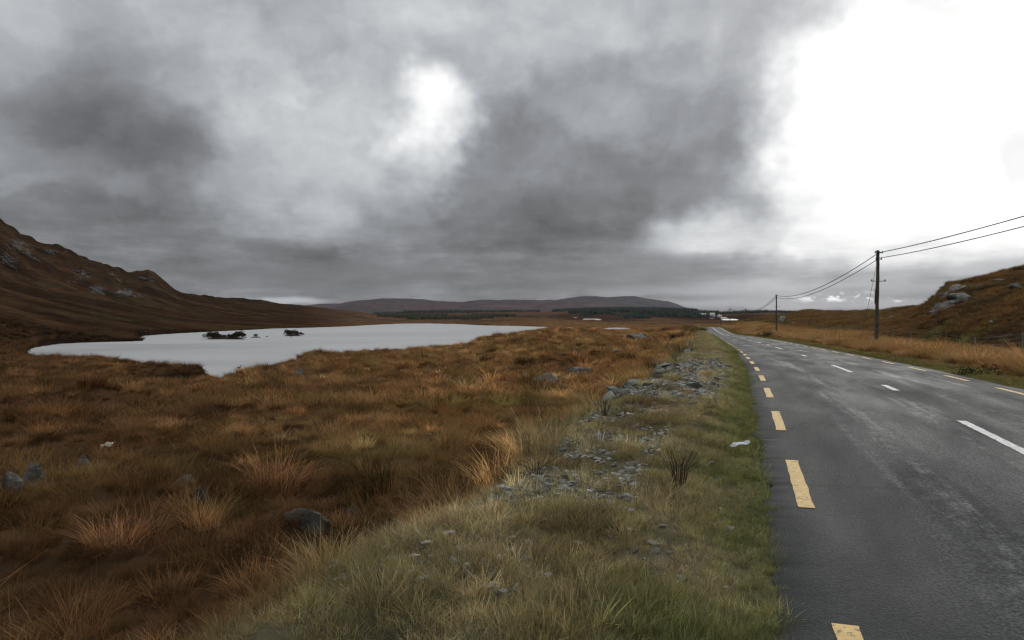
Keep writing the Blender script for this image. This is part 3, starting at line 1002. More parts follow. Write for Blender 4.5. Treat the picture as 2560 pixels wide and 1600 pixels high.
# ================================================================== grass (uncountable, scattered as instances of clumps)
def clump(name, n, h, rad, width, lean, seed, segs=3, tipw=0.15, stalks=0, up=.0):
    rg = np.random.default_rng(seed)
    V, Fq, B, T = [], [], [], []
    for b in range(n + stalks):
        st = b >= n
        a = rg.uniform(0, 2 * math.pi)
        br = rad * math.sqrt(rg.uniform(0, 1)) * .55
        bx, by = br * math.cos(a), br * math.sin(a)
        da = a + rg.normal(0, .9)
        hh = h * rg.uniform(.55, 1.1) * (1.45 if st else 1)
        ln = hh * (abs(rg.normal(lean, lean * .5)) if not st else lean * .4 * rg.uniform(.2, 1))
        w = width * rg.uniform(.6, 1.2) * (.7 if st else 1)
        side = da + math.pi / 2 + rg.normal(0, .5)
        sx, sy = math.cos(side) * w / 2, math.sin(side) * w / 2
        col_ = rg.uniform(0, 1)
        o = len(V)
        droop = rg.uniform(.1, .55) * (lean + .25)
        for k in range(segs + 1):
            t = k / segs
            x = bx + math.cos(da) * ln * t ** 1.6; y = by + math.sin(da) * ln * t ** 1.6
            z = hh * (t - droop * t * t) - .04
            ww = 1 - (1 - tipw) * t ** 1.5
            V.append((x - sx * ww, y - sy * ww, z)); V.append((x + sx * ww, y + sy * ww, z))
            B += [col_, col_]; T += [t, t]
        for k in range(segs):
            Fq.append((o + 2 * k, o + 2 * k + 1, o + 2 * k + 3, o + 2 * k + 2))
    me = mesh_from(name, np.array(V), np.array(Fq))
    add_float(me, 'blade', B); add_float(me, 'tip', T)
    return me


def scatter(name, label, cat, variants, mat, X, Y, Z, scale, tint, tilt=.12, vid=None):
    coll = bpy.data.collections.new(name + '_clumps')
    for i, me in enumerate(variants):
        if not me.materials:
            me.materials.append(mat)
        coll.objects.link(bpy.data.objects.new('%s_clump_%02d' % (name, i), me))
    n = len(X)
    me = bpy.data.meshes.new(name)
    me.vertices.add(n)
    me.vertices.foreach_set('co', np.stack([X, Y, Z], 1).astype(np.float32).ravel())
    add_colour(me, 'tint', tint)
    add_float(me, 'scl', scale)
    a = me.attributes.new('rot', 'FLOAT_VECTOR', 'POINT')
    rot = np.stack([RNG.normal(0, tilt, n), RNG.normal(0, tilt, n), RNG.uniform(0, 6.283, n)], 1)
    a.data.foreach_set('vector', rot.astype(np.float32).ravel())
    a = me.attributes.new('vid', 'INT', 'POINT')
    a.data.foreach_set('value', (vid if vid is not None else RNG.integers(0, len(variants), n)).astype(np.int32))
    o = obj(name, me)
    nt = bpy.data.node_groups.new(name + '_nodes', 'GeometryNodeTree')
    nt.interface.new_socket('Geometry', in_out='INPUT', socket_type='NodeSocketGeometry')
    nt.interface.new_socket('Geometry', in_out='OUTPUT', socket_type='NodeSocketGeometry')
    gi, go = nt.nodes.new('NodeGroupInput'), nt.nodes.new('NodeGroupOutput')
    ci = nt.nodes.new('GeometryNodeCollectionInfo')
    ci.inputs['Collection'].default_value = coll
    ci.inputs['Separate Children'].default_value = True
    ci.inputs['Reset Children'].default_value = True
    ip = nt.nodes.new('GeometryNodeInstanceOnPoints')
    ip.inputs['Pick Instance'].default_value = True

    def na(nm, dt):
        q = nt.nodes.new('GeometryNodeInputNamedAttribute'); q.data_type = dt
        q.inputs['Name'].default_value = nm
        return q.outputs['Attribute']
    L = nt.links.new
    L(gi.outputs[0], ip.inputs['Points']); L(ci.outputs[0], ip.inputs['Instance'])
    L(na('vid', 'INT'), ip.inputs['Instance Index'])
    L(na('rot', 'FLOAT_VECTOR'), ip.inputs['Rotation']); L(na('scl', 'FLOAT'), ip.inputs['Scale'])
    L(ip.outputs[0], go.inputs[0])
    md = o.modifiers.new('scatter', 'NODES'); md.node_group = nt
    tag(o, label, cat, kind='stuff')
    return o


def in_view(X, Y, margin=260):
    px = CX + F * X / np.maximum(Y, .1)
    return (Y > .5) & (px > -margin - 900 / np.maximum(Y, 1) * 3) & (px < 2560 + margin + 900 / np.maximum(Y, 1) * 3)


def polar_points(n, r0, r1, a0, a1, power=2.0):
    """area-like density falling with distance"""
    q = RNG.uniform(0, 1, n)
    r = (r0 ** power + q * (r1 ** power - r0 ** power)) ** (1 / power)
    a = RNG.uniform(math.radians(a0), math.radians(a1), n)
    return r * np.sin(a), r * np.cos(a)


def water_free(X, Y, pad=.6):
    ok = np.ones(len(X), bool)
    for nm, wz, poly in WPOLY[:2]:
        ok &= poly_dist(X, Y, poly) > pad
    return ok


def rubble_density(X, Y):
    """0..1 where the verge is bare stone instead of grass"""
    t = road_t(X, Y); u = ROAD_L - t
    a = sstep(11.0, 12.4, Y) * (1 - sstep(23, 28, Y)) * sstep(.35, .8, u) * (1 - sstep(3.2, 4.0, u))
    f_ = sstep(11, 13, Y) * (1 - sstep(70, 95, Y)) * sstep(1.9, 2.4, u) * (1 - sstep(3.0, 3.6, u)) * .75
    b = sstep(4.8, 5.6, Y) * (1 - sstep(8.2, 9.4, Y)) * sstep(.8, 1.3, u) * (1 - sstep(2.3, 3.0, u)) * .9
    c = sstep(8.8, 9.6, Y) * (1 - sstep(10.4, 11.2, Y)) * sstep(1.0, 1.5, u) * (1 - sstep(2.4, 3.0, u)) * .85
    d = sstep(26, 29, Y) * (1 - sstep(33, 38, Y)) * sstep(.6, 1.0, u) * (1 - sstep(1.8, 3.0, u)) * .5
    e = sstep(2.0, 2.6, Y) * (1 - sstep(4.0, 5.0, Y)) * sstep(1.2, 1.6, u) * (1 - sstep(2.4, 3.0, u)) * .5
    m = np.maximum.reduce([a, b, c, d, e, f_])
    return m * sstep(-.5, .0, fbm(X / .8, Y / .8, 95, 3) + .2)


def build_grass():
    tuss = [clump('tussock', 230, .44, .42, .0075, .62, 100 + i, 3, .12, 10) for i in range(5)]
    tuss_m = [clump('tussock_mid', 90, .46, .40, .019, .75, 120 + i, 2, .15, 4) for i in range(4)]
    sward = [clump('sward', 60, .20, .16, .0055, .55, 160 + i, 2, .12, 3) for i in range(5)]
    sward_m = [clump('sward_mid', 36, .22, .24, .013, .55, 180 + i, 2, .15, 2) for i in range(4)]

    def bogmask(X, Y):
        t = road_t(X, Y); u = ROAD_L - t
        bx, by = at_depth(445, 119)
        cut = ((X - bx) / 10) ** 2 + ((Y - by) / 5.5) ** 2 < 1
        return (u > 2.4 + .5 * pnoise(X / 1.7, Y / 1.7, 60)) & water_free(X, Y) & ~cut

    def place(X, Y, keep):
        k = keep & in_view(X, Y)
        return X[k], Y[k]

    def jitter_tint(c, amt=.22, xy=None):
        n = len(c)
        if amt > .4:
            c = c * np.exp(.75 * fbm(xy[0] / 1.7, xy[1] / 1.7, 77, 2))[:, None] if xy is not None else c
            q = RNG.uniform(0, 1, n)
            c = np.where((q < .16)[:, None], c * .45, np.where((q > .84)[:, None], c * 1.5, c))
        return np.clip(c * np.exp(RNG.normal(0, amt, (n, 1))) * np.exp(RNG.normal(0, .05, (n, 3))), .004, .9)

    # bog, near
    gx, gy = np.meshgrid(np.arange(-36, 14, .68), np.arange(.8, 36, .68))
    Xa = (gx + RNG.uniform(-.3, .3, gx.shape)).ravel(); Ya = (gy + RNG.uniform(-.3, .3, gx.shape)).ravel()
    Xa, Ya = place(Xa, Ya, bogmask(Xa, Ya) & (np.hypot(Xa, Ya) < 38))
    sa = np.where(RNG.uniform(0, 1, len(Xa)) < .25, RNG.uniform(1.25, 1.75, len(Xa)), RNG.uniform(.55, 1.1, len(Xa))) * (.6 + .4 * sstep(3, 8, np.hypot(Xa, Ya))) * (1 + .3 * pnoise(Xa / 2.2, Ya / 2.2, 64))
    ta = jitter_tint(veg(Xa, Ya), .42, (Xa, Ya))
    Xb, Yb = polar_points(6500, 1.2, 34, -50, 18, 1.7)
    Xb, Yb = place(Xb, Yb, bogmask(Xb, Yb))
    sb = RNG.uniform(.3, .6, len(Xb))
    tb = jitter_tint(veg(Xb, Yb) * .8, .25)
    X = np.concatenate([Xa, Xb]); Y = np.concatenate([Ya, Yb]); sc = np.concatenate([sa, sb]); tn = np.concatenate([ta, tb])
    scatter('bog_grass', 'russet moor grass in rounded tussocks nearest the camera', 'grass', tuss, M_BOG, X, Y, zfun(X, Y) - .03, sc, tn)
    X, Y = polar_points(42000, 32, 330, -46, 20, 1.15)
    X, Y = place(X, Y, bogmask(X, Y))
    sc = np.where(RNG.uniform(0, 1, len(X)) < .2, RNG.uniform(1.5, 2.3, len(X)), RNG.uniform(.6, 1.2, len(X))) * (1 + .4 * pnoise(X / 3.5, Y / 3.5, 65)) * (1 + .0045 * np.hypot(X, Y)) * .9
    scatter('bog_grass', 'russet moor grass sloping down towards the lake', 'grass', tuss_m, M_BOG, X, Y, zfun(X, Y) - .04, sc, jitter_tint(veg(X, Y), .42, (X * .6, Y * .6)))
    # verge beside the road
    n = 30000
    Yv = 1.2 + 38 * RNG.uniform(0, 1, n) ** 1.5
    uv = RNG.uniform(-.05, 3.3, n)
    s = np.interp(Yv, _yy, _sl); nn = np.sqrt(1 + s * s)
    tv = ROAD_L - uv
    X = road_x(Yv) + tv / nn; Y = Yv - tv * s / nn
    keep = (RNG.uniform(0, 1, n) > rubble_density(X, Y) * .96) & (Y > .6)
    u = uv
    keep &= RNG.uniform(0, 1, n) < np.where(u < .12, .45, 1)
    X, Y, u = X[keep], Y[keep], u[keep]
    sc = (.30 + .65 * RNG.uniform(0, 1, len(X)) ** 1.5) * (.62 + .38 * sstep(.0, 1.0, u)) * (1 + .75 * pnoise(X / .8, Y / .8, 66)) * (1 + .25 * sstep(2.4, 3.6, u))
    scatter('verge_grass', 'short green and straw grass on the stony verge beside the road', 'grass', sward, M_VERGE, X, Y, zfun(X, Y) - .01, sc, jitter_tint(veg(X, Y), .38), .2)
    n = 9000
    Yv = .8 + 40 * RNG.uniform(0, 1, n) ** 1.5
    uv = -.10 + .75 * RNG.uniform(0, 1, n) ** 1.2
    s = np.interp(Yv, _yy, _sl); nn = np.sqrt(1 + s * s)
    X = road_x(Yv) + (ROAD_L - uv) / nn; Y = Yv - (ROAD_L - uv) * s / nn
    k = uv > -.03 + .07 * pnoise(X / .35, Y / .35, 71)
    X, Y = X[k], Y[k]
    scatter('verge_grass', 'fringe of fine green grass creeping over the near road edge', 'grass', sward, M_VERGE, X, Y, zfun(X, Y) - .005, RNG.uniform(.22, .5, len(X)), jitter_tint(veg(X, Y), .3), .3)
    n = 16000
    Yv = 36 + 200 * RNG.uniform(0, 1, n) ** 1.6
    uv = RNG.uniform(-.02, 4.5, n)
    s = np.interp(Yv, _yy, _sl); nn = np.sqrt(1 + s * s)
    tv = ROAD_L - uv
    X = road_x(Yv) + tv / nn; Y = Yv - tv * s / nn
    scatter('verge_grass', 'pale verge grass further along the near side of the road', 'grass', sward_m, M_VERGE, X, Y, zfun(X, Y) - .01, RNG.uniform(.6, 1.2, n) * (1 + .004 * Y), jitter_tint(veg(X, Y), .2), .15)
    # far side of the road: mown green edge, then tall tawny grass
    n = 26000
    Yv = 2 + 240 * RNG.uniform(0, 1, n) ** 1.7
    uv = 10.5 * RNG.uniform(0, 1, n) ** .9
    s = np.interp(Yv, _yy, _sl); nn = np.sqrt(1 + s * s)
    tv = ROAD_R + uv
    X = road_x(Yv) + tv / nn; Y = Yv - tv * s / nn
    tall = sstep(1.0, 2.6, uv + .7 * pnoise(X / 2.2, Y / 2.2, 67))
    k = in_view(X, Y) & (tall > .5)
    sc = (.35 + 1.05 * tall) * RNG.uniform(.6, 1.1, n) * (1 + .4 * pnoise(X / 3, Y / 3, 68)) * (1 + .0018 * np.maximum(Y, 0))
    scatter('roadside_grass', 'tall tawny grass between the road and the wire fence', 'grass', tuss_m, M_BOG, X[k], Y[k], zfun(X[k], Y[k]) - .03, sc[k], jitter_tint(veg(X[k], Y[k]), .30), .15)
    k = in_view(X, Y) & (tall <= .8)
    scatter('roadside_grass', 'low green grass edging the far side of the road', 'grass', sward_m, M_VERGE, X[k], Y[k], zfun(X[k], Y[k]) - .01, RNG.uniform(.4, .8, k.sum()), jitter_tint(veg(X[k], Y[k]), .2), .15)
    # hillside beyond the fence
    X, Y = polar_points(44000, 38, 330, 17, 44, 1.2)
    t = road_t(X, Y)
    k = in_view(X, Y) & (t > ROAD_R + 9.5)
    X, Y = X[k], Y[k]
    sc = RNG.uniform(.5, 1.1, len(X)) * (1 + .4 * pnoise(X / 4, Y / 4, 69)) * (1 + .003 * np.hypot(X, Y))
    scatter('hillside_grass', 'brown and green moor grass covering the hillside beyond the fence', 'grass', tuss_m, M_BOG, X, Y, zfun(X, Y) - .04, sc, jitter_tint(veg(X, Y), .2))


build_grass()


# ================================================================== stones and boulders
def hull_stone(name, seed, sx, sy, sz, n=16, flat=.55):
    """angular broken stone"""
    rg = random.Random(seed)
    bm = bmesh.new()
    for i in range(n):
        v = Vector((rg.gauss(0, 1), rg.gauss(0, 1), rg.gauss(0, 1))).normalized()
        k = rg.uniform(.72, 1.0)
        z = max(-.62, min(flat + rg.uniform(-.08, .08), v.z * k))
        bm.verts.new((v.x * k * sx, v.y * k * sy, z * sz))
    r = bmesh.ops.convex_hull(bm, input=bm.verts)
    bmesh.ops.delete(bm, geom=[g_ for g_ in r['geom_interior'] if isinstance(g_, bmesh.types.BMVert)], context='VERTS')
    bmesh.ops.recalc_face_normals(bm, faces=bm.faces)
    me = bpy.data.meshes.new(name)
    bm.to_mesh(me); bm.free()
    return me


def boulder_mesh(name, seed, sx, sy, sz, cuts=9, rough=.10, sub=4, strata=0.0, peak=0.0):
    """weathered boulder: a ball cut by random planes, then roughened"""
    rg = random.Random(seed)
    bm = bmesh.new()
    bmesh.ops.create_icosphere(bm, subdivisions=sub, radius=1)
    planes = []
    for i in range(cuts):
        nrm = Vector((rg.gauss(0, 1), rg.gauss(0, 1), rg.gauss(.25, .8))).normalized()
        planes.append((nrm, rg.uniform(.45, .80)))
    co = np.array([v.co[:] for v in bm.verts])
    for nrm, dd in planes:
        nv = np.array(nrm[:])
        over = co @ nv - dd
        co = co - np.outer(np.maximum(over, 0), nv) * .93
    ph = seed * 3.7
    nn = fbm(co[:, 0] * 2.2 + ph, co[:, 1] * 2.2 + co[:, 2] * 1.7, seed, 4)
    n2 = fbm(co[:, 0] * 6 + ph, co[:, 1] * 4 + co[:, 2] * 6, seed + 5, 3)
    co = co * (1 + rough * nn + rough * .4 * n2)[:, None]
    if strata:
        co[:, 2] += strata * np.sin(co[:, 2] * 14 + co[:, 0] * 3) * .5
    if peak:
        co[:, 2] = np.where(co[:, 2] > 0, co[:, 2] * (1.25 - peak * np.abs(co[:, 0] + .12) ** .8), co[:, 2])
    co *= np.array((sx, sy, sz))
    for v, c_ in zip(bm.verts, co):
        v.co = c_
    me = bpy.data.meshes.new(name)
    bm.to_mesh(me); bm.free()
    me.polygons.foreach_set('use_smooth', np.ones(len(me.polygons), bool))
    return me


def boulder(px, py, w, h, label, seed, cat='boulder', mat=None, cuts=9, depth=.8, tilt=(0, 0, 0), name='boulder', group=None, sink=.35, strata=0.0, rough=.14, peak=0.0):
    """boulder whose foot shows at px, py; w and h are its size in photo pixels"""
    x, y, z = hit(px, py)
    k = y / F
    sx, sz = w * k / 2, h * k / (2 - 2 * sink) * 1.08
    me = boulder_mesh(name, seed, sx, sx * depth, sz, cuts, rough, 4, strata * sz, peak)
    o = obj(name, me, mat or M_ROCK, loc=(x, y + sx * depth * .5, z + sz * (1 - 2 * sink) - .06))
    o.rotation_euler = (tilt[0], tilt[1], tilt[2])
    tag(o, label, cat, group)
    return o


boulder(752, 1322, 205, 72, 'large dark peaked boulder at the bottom of the bog, biggest stone there', 3, cuts=18, depth=.6, tilt=(0, .03, .1), peak=.75, sink=.42)
boulder(880, 1290, 62, 34, 'low dark boulder half buried in grass just beside the large peaked boulder', 5)
boulder(28, 1232, 58, 66, 'lichen spotted boulder at the picture edge, leftmost of the pair in the bog', 8)
boulder(72, 1212, 70, 66, 'lichen spotted boulder leaning against the leftmost boulder in the bog', 11, cuts=12)
boulder(48, 1238, 30, 14, 'small pale stone lying at the foot of the two lichen spotted boulders', 13, 'stone', M_QUARTZ, name='stone')
boulder(203, 1180, 46, 44, 'rounded dark grey boulder in green grass below the white scrap', 17)
boulder(232, 1182, 40, 14, 'flat grey slab beside the rounded dark boulder in the bog', 18, 'slab', name='stone_slab')
boulder(165, 1124, 36, 12, 'flat grey stone left of the white scrap in the bog', 19, 'stone', name='stone')
boulder(446, 1218, 74, 40, 'pale topped boulder split by grass, upper half, in the dark bog', 21, mat=M_QUARTZ, cuts=12)
boulder(494, 1264, 62, 56, 'pale streaked boulder split by grass, lower half, in the dark bog', 23, cuts=12)
boulder(214, 1246, 12, 8, 'tiny pale pebble in the dark bog grass', 24, 'stone', M_QUARTZ, name='stone')
boulder(1182, 1214, 46, 34, 'grey angular boulder where the bog meets the verge, in front of its neighbour', 27, cuts=14)
boulder(1188, 1196, 36, 26, 'grey wedge shaped stone standing behind the angular boulder at the verge foot', 28, 'stone', cuts=14, name='stone')
boulder(1197, 1216, 18, 13, 'small cream round stone in front of the angular boulder', 29, 'stone', M_QUARTZ, name='stone')
boulder(1236, 1222, 46, 20, 'pale grey flat boulder in straw grass beside the angular boulder', 31, mat=M_QUARTZ)
boulder(1222, 1262, 22, 20, 'half buried pale stone on the verge slope near the picture bottom', 32, 'stone', M_QUARTZ, name='stone')
boulder(1312, 1122, 56, 24, 'dark slab shaped boulder under overhanging russet grass at the bank foot', 33, cuts=12)
boulder(1366, 1104, 36, 28, 'dark upright boulder at the bank foot beside the slab shaped one', 35, cuts=12)
boulder(1404, 1084, 28, 18, 'grey boulder at the bank foot, uppermost of the three in a row', 36)
boulder(1428, 1052, 20, 12, 'pale green grey stone on the bank edge above the row of boulders', 37, 'stone', M_STONE, name='stone')
boulder(1440, 1192, 22, 14, 'pale stone low on the verge slope left of the heather', 38, 'stone', M_QUARTZ, name='stone')
boulder(1362, 1192, 20, 20, 'pale rounded stone half hidden in straw grass on the slope', 39, 'stone', M_QUARTZ, name='stone')
boulder(1376, 964, 84, 32, 'pale grey bare outcrop in the hummocky bog, nearer of the two', 41, 'outcrop', M_ROCKBIG, 18, 1.3, (0, .22, .3), 'rock_outcrop', sink=.42, rough=.24, strata=.12)
boulder(1448, 940, 84, 26, 'ribbed grey outcrop in the hummocky bog, further of the two', 43, 'outcrop', M_ROCKBIG, 18, 1.3, (0, -.15, .1), 'rock_outcrop', sink=.42, rough=.24, strata=.12)
boulder(1310, 942, 20, 12, 'white speckled rocks beside the hummock left of the grey outcrops', 44, 'rock', M_QUARTZ, name='rock')
boulder(1585, 850, 50, 16, 'low grey outcrop in the middle of the moor, left lobe', 45, 'outcrop', M_ROCKBIG, 10, 1.4, (0, .05, .2), 'rock_outcrop')
boulder(1608, 846, 36, 11, 'low grey outcrop in the middle of the moor, right tail', 46, 'outcrop', M_ROCKBIG, 10, 1.4, (0, .15, 0), 'rock_outcrop')
boulder(744, 941, 34, 20, 'dark cracked boulder near the lake shore below the hummock', 47, cuts=12)
boulder(1263, 891, 22, 9, 'grey rock showing under a heather hummock near the shore', 49, 'rock', M_ROCKBIG, name='rock')
boulder(1542, 881, 34, 6, 'flat white slab lying on the moor beyond the outcrops', 50, 'slab', M_QUARTZ, name='stone_slab')
boulder(1388, 896, 18, 5, 'small flat grey rock in the middle of the moor grass', 51, 'rock', M_ROCKBIG, name='rock')
boulder(1143, 914, 18, 5, 'small pale rock in the brown moor below the shore', 52, 'rock', M_ROCKBIG, name='rock')
boulder(1090, 900, 12, 6, 'small pale rock near the lake shore, above the other', 53, 'rock', M_ROCKBIG, name='rock')
boulder(1592, 1226, 72, 24, 'large white quartz slab on the gravelly verge', 61, 'slab', M_QUARTZ, 14, .7, (.1, 0, .1), 'stone_slab', sink=.3)
boulder(1632, 1254, 42, 20, 'pale tilted stone below the large white quartz slab', 63, 'stone', M_QUARTZ, 12, .8, (.2, .3, .6), 'stone')
boulder(1586, 1050, 20, 13, 'greenish pyramid stone in the verge grass below the rubble patch', 65, 'stone', M_STONE, 10, name='stone')
boulder(1576, 1064, 14, 9, 'small dark stone beside the greenish pyramid stone', 66, 'stone', M_STONE, 10, name='stone')
boulder(1750, 1088, 22, 14, 'grey triangular stone in the verge grass towards the road', 67, 'stone', M_STONE, 10, name='stone')
boulder(1756, 1122, 14, 8, 'small grey stone in grass under the triangular stone', 68, 'stone', M_STONE, 10, name='stone')
boulder(1586, 1135, 20, 10, 'rounded blue grey cobble on bare verge soil, right of a dark one', 69, 'stone', M_STONE, 6, name='stone')
boulder(1551, 1134, 15, 10, 'rounded dark cobble on bare verge soil beside the blue grey one', 70, 'stone', M_STONE, 6, name='stone')
boulder(1441, 1132, 14, 14, 'pale upright stone on the grassy bank left of the twigs', 71, 'stone', M_QUARTZ, name='stone')
boulder(1848, 958, 8, 6, 'tiny white stone in the grass next to the road edge', 72, 'stone', M_QUARTZ, name='stone')
boulder(1648, 922, 30, 16, 'large greenish slab set in the bank edge at the top of the rubble', 73, 'slab', M_STONE, 12, .9, (.1, .2, .2), 'stone_slab')

# outcrops on the hills
CRAG_BLOCKS = [hull_stone('block', 900 + i, 1, .8, .45 + .08 * (i % 5), 20, .6) for i in range(8)]

CLIFF_BLOCKS = [m_.copy() for m_ in CRAG_BLOCKS]
for m_ in CRAG_BLOCKS: m_.materials.append(M_CRAG)
for m_ in CLIFF_BLOCKS: m_.materials.append(M_ROCKBIG)


def crag(px, py, w, h, label, seed, n=20, cat='crag', size=1.0, proud=0.0):
    """bare rock breaking through the turf: jointed blocks stepping up the slope"""
    x, y, z = hit(px, py)
    k = y / F
    rg = random.Random(seed)
    W, H = w * k, h * k
    root = empty('crag' if cat == 'crag' else 'rock_outcrop', (x, y, z))
    tag(root, label, cat)
    ys = y + np.arange(110) * max(.15, y * .002)
    for i in range(n):
        fx, fz = rg.uniform(-.5, .5), rg.uniform(0, 1) ** 1.1
        wx = fx * (1 - .55 * fz) * W
        # follow the slope upward behind the foot
        zs = zfun(np.full(len(ys), x + wx), ys)
        up = np.nonzero(zs >= z + fz * H * .85)[0]
        q = int(up[0]) if len(up) else 0
        r = W * rg.uniform(.10, .21) * (1.2 - .4 * fz) * size
        o = obj('block', (CRAG_BLOCKS if cat == 'crag' else CLIFF_BLOCKS)[rg.randrange(8)], None, root, (wx, float(ys[q]) - y - proud * r, float(zs[q]) - z + .25 * proud * r))
        o.rotation_euler = (rg.gauss(-.1, .25), rg.gauss(.25, .25), rg.uniform(0, 6.28))
        o.scale = (r, r * rg.uniform(.7, 1), r)
    return root


boulder(2415, 752, 42, 16, 'flat pale rock on the hillside just right of the crags', 83, 'rock', M_ROCKBIG, 12, 1.2, name='rock')
boulder(2443, 750, 12, 7, 'small pale rock right of the flat one on the hillside', 84, 'rock', M_ROCKBIG, name='rock')
boulder(2545, 722, 30, 14, 'grey rock high on the hillside at the picture edge', 85, 'rock', M_ROCKBIG, name='rock')
boulder(2510, 702, 40, 7, 'thin grey ledge near the crest of the hill', 86, 'rock', M_ROCKBIG, name='rock')
boulder(2455, 716, 30, 6, 'low grey ledge under the crest between the crags and the edge', 87, 'rock', M_ROCKBIG, name='rock')
boulder(2478, 810, 14, 7, 'small white rock low on the brown hillside', 88, 'rock', M_QUARTZ, name='rock')
boulder(2284, 811, 9, 5, 'tiny white rock on the green and brown slope near the pole', 89, 'rock', M_QUARTZ, name='rock')
boulder(2232, 796, 24, 9, 'dark grey rock on the green slope right of the nearest pole', 90, 'rock', M_ROCKBIG, name='rock')
boulder(2275, 762, 9, 10, 'small rock knob on the skyline of the lower ridge', 91, 'rock', M_ROCKBIG, name='rock')
boulder(1960, 806, 34, 16, 'dark rock outcrop on the knoll behind the second pole', 92, 'outcrop', M_ROCKBIG, 12, 1.2, name='rock_outcrop')
boulder(1985, 812, 20, 9, 'grey rock right of the dark outcrop on the knoll', 93, 'rock', M_ROCKBIG, name='rock')
boulder(1892, 808, 8, 5, 'pale rock on the knoll left of the second pole', 94, 'rock', M_QUARTZ, name='rock')
boulder(1897, 819, 22, 7, 'grey rock ledge at the foot of the knoll left of the second pole', 95, 'rock', M_ROCKBIG, name='rock')
for i, (px, py, w, h, lab) in enumerate([
        (48, 628, 60, 34, 'pale ribbed crag high on the mountain flank nearest the picture edge'), (20, 665, 46, 30, 'dark crag on the mountain under the highest pale crag'),
        (88, 650, 34, 18, 'crag tail running down right from the highest pale crag'), (205, 690, 44, 18, 'long grey crag on the middle of the mountain flank'),
        (245, 733, 52, 14, 'pale broken outcrop on the lower mountain, left of its twin'), (312, 738, 44, 14, 'pale broken outcrop on the lower mountain, right twin'),
        (368, 702, 40, 12, 'bare rounded crag just under the mountain skyline'), (350, 742, 20, 8, 'small outcrop right of the twin pale outcrops'),
        (292, 700, 28, 10, 'dark crag above the twin pale outcrops'), (120, 632, 30, 12, 'crag just below the upper mountain skyline'), (290, 676, 24, 9, 'skyline crag at the step of the mountain ridge')]):
    crag(px, py, w, h, lab, 200 + i)
crag(2354, 772, 74, 70, 'big pale cliff of cracked bare rock on the hill end beyond the fence', 231, 22, 'outcrop', 2.3, 1.0)
crag(2374, 732, 58, 34, 'upper grey crag joined above the big pale cliff on the hill', 232, 12, 'outcrop', 2.0, .9)


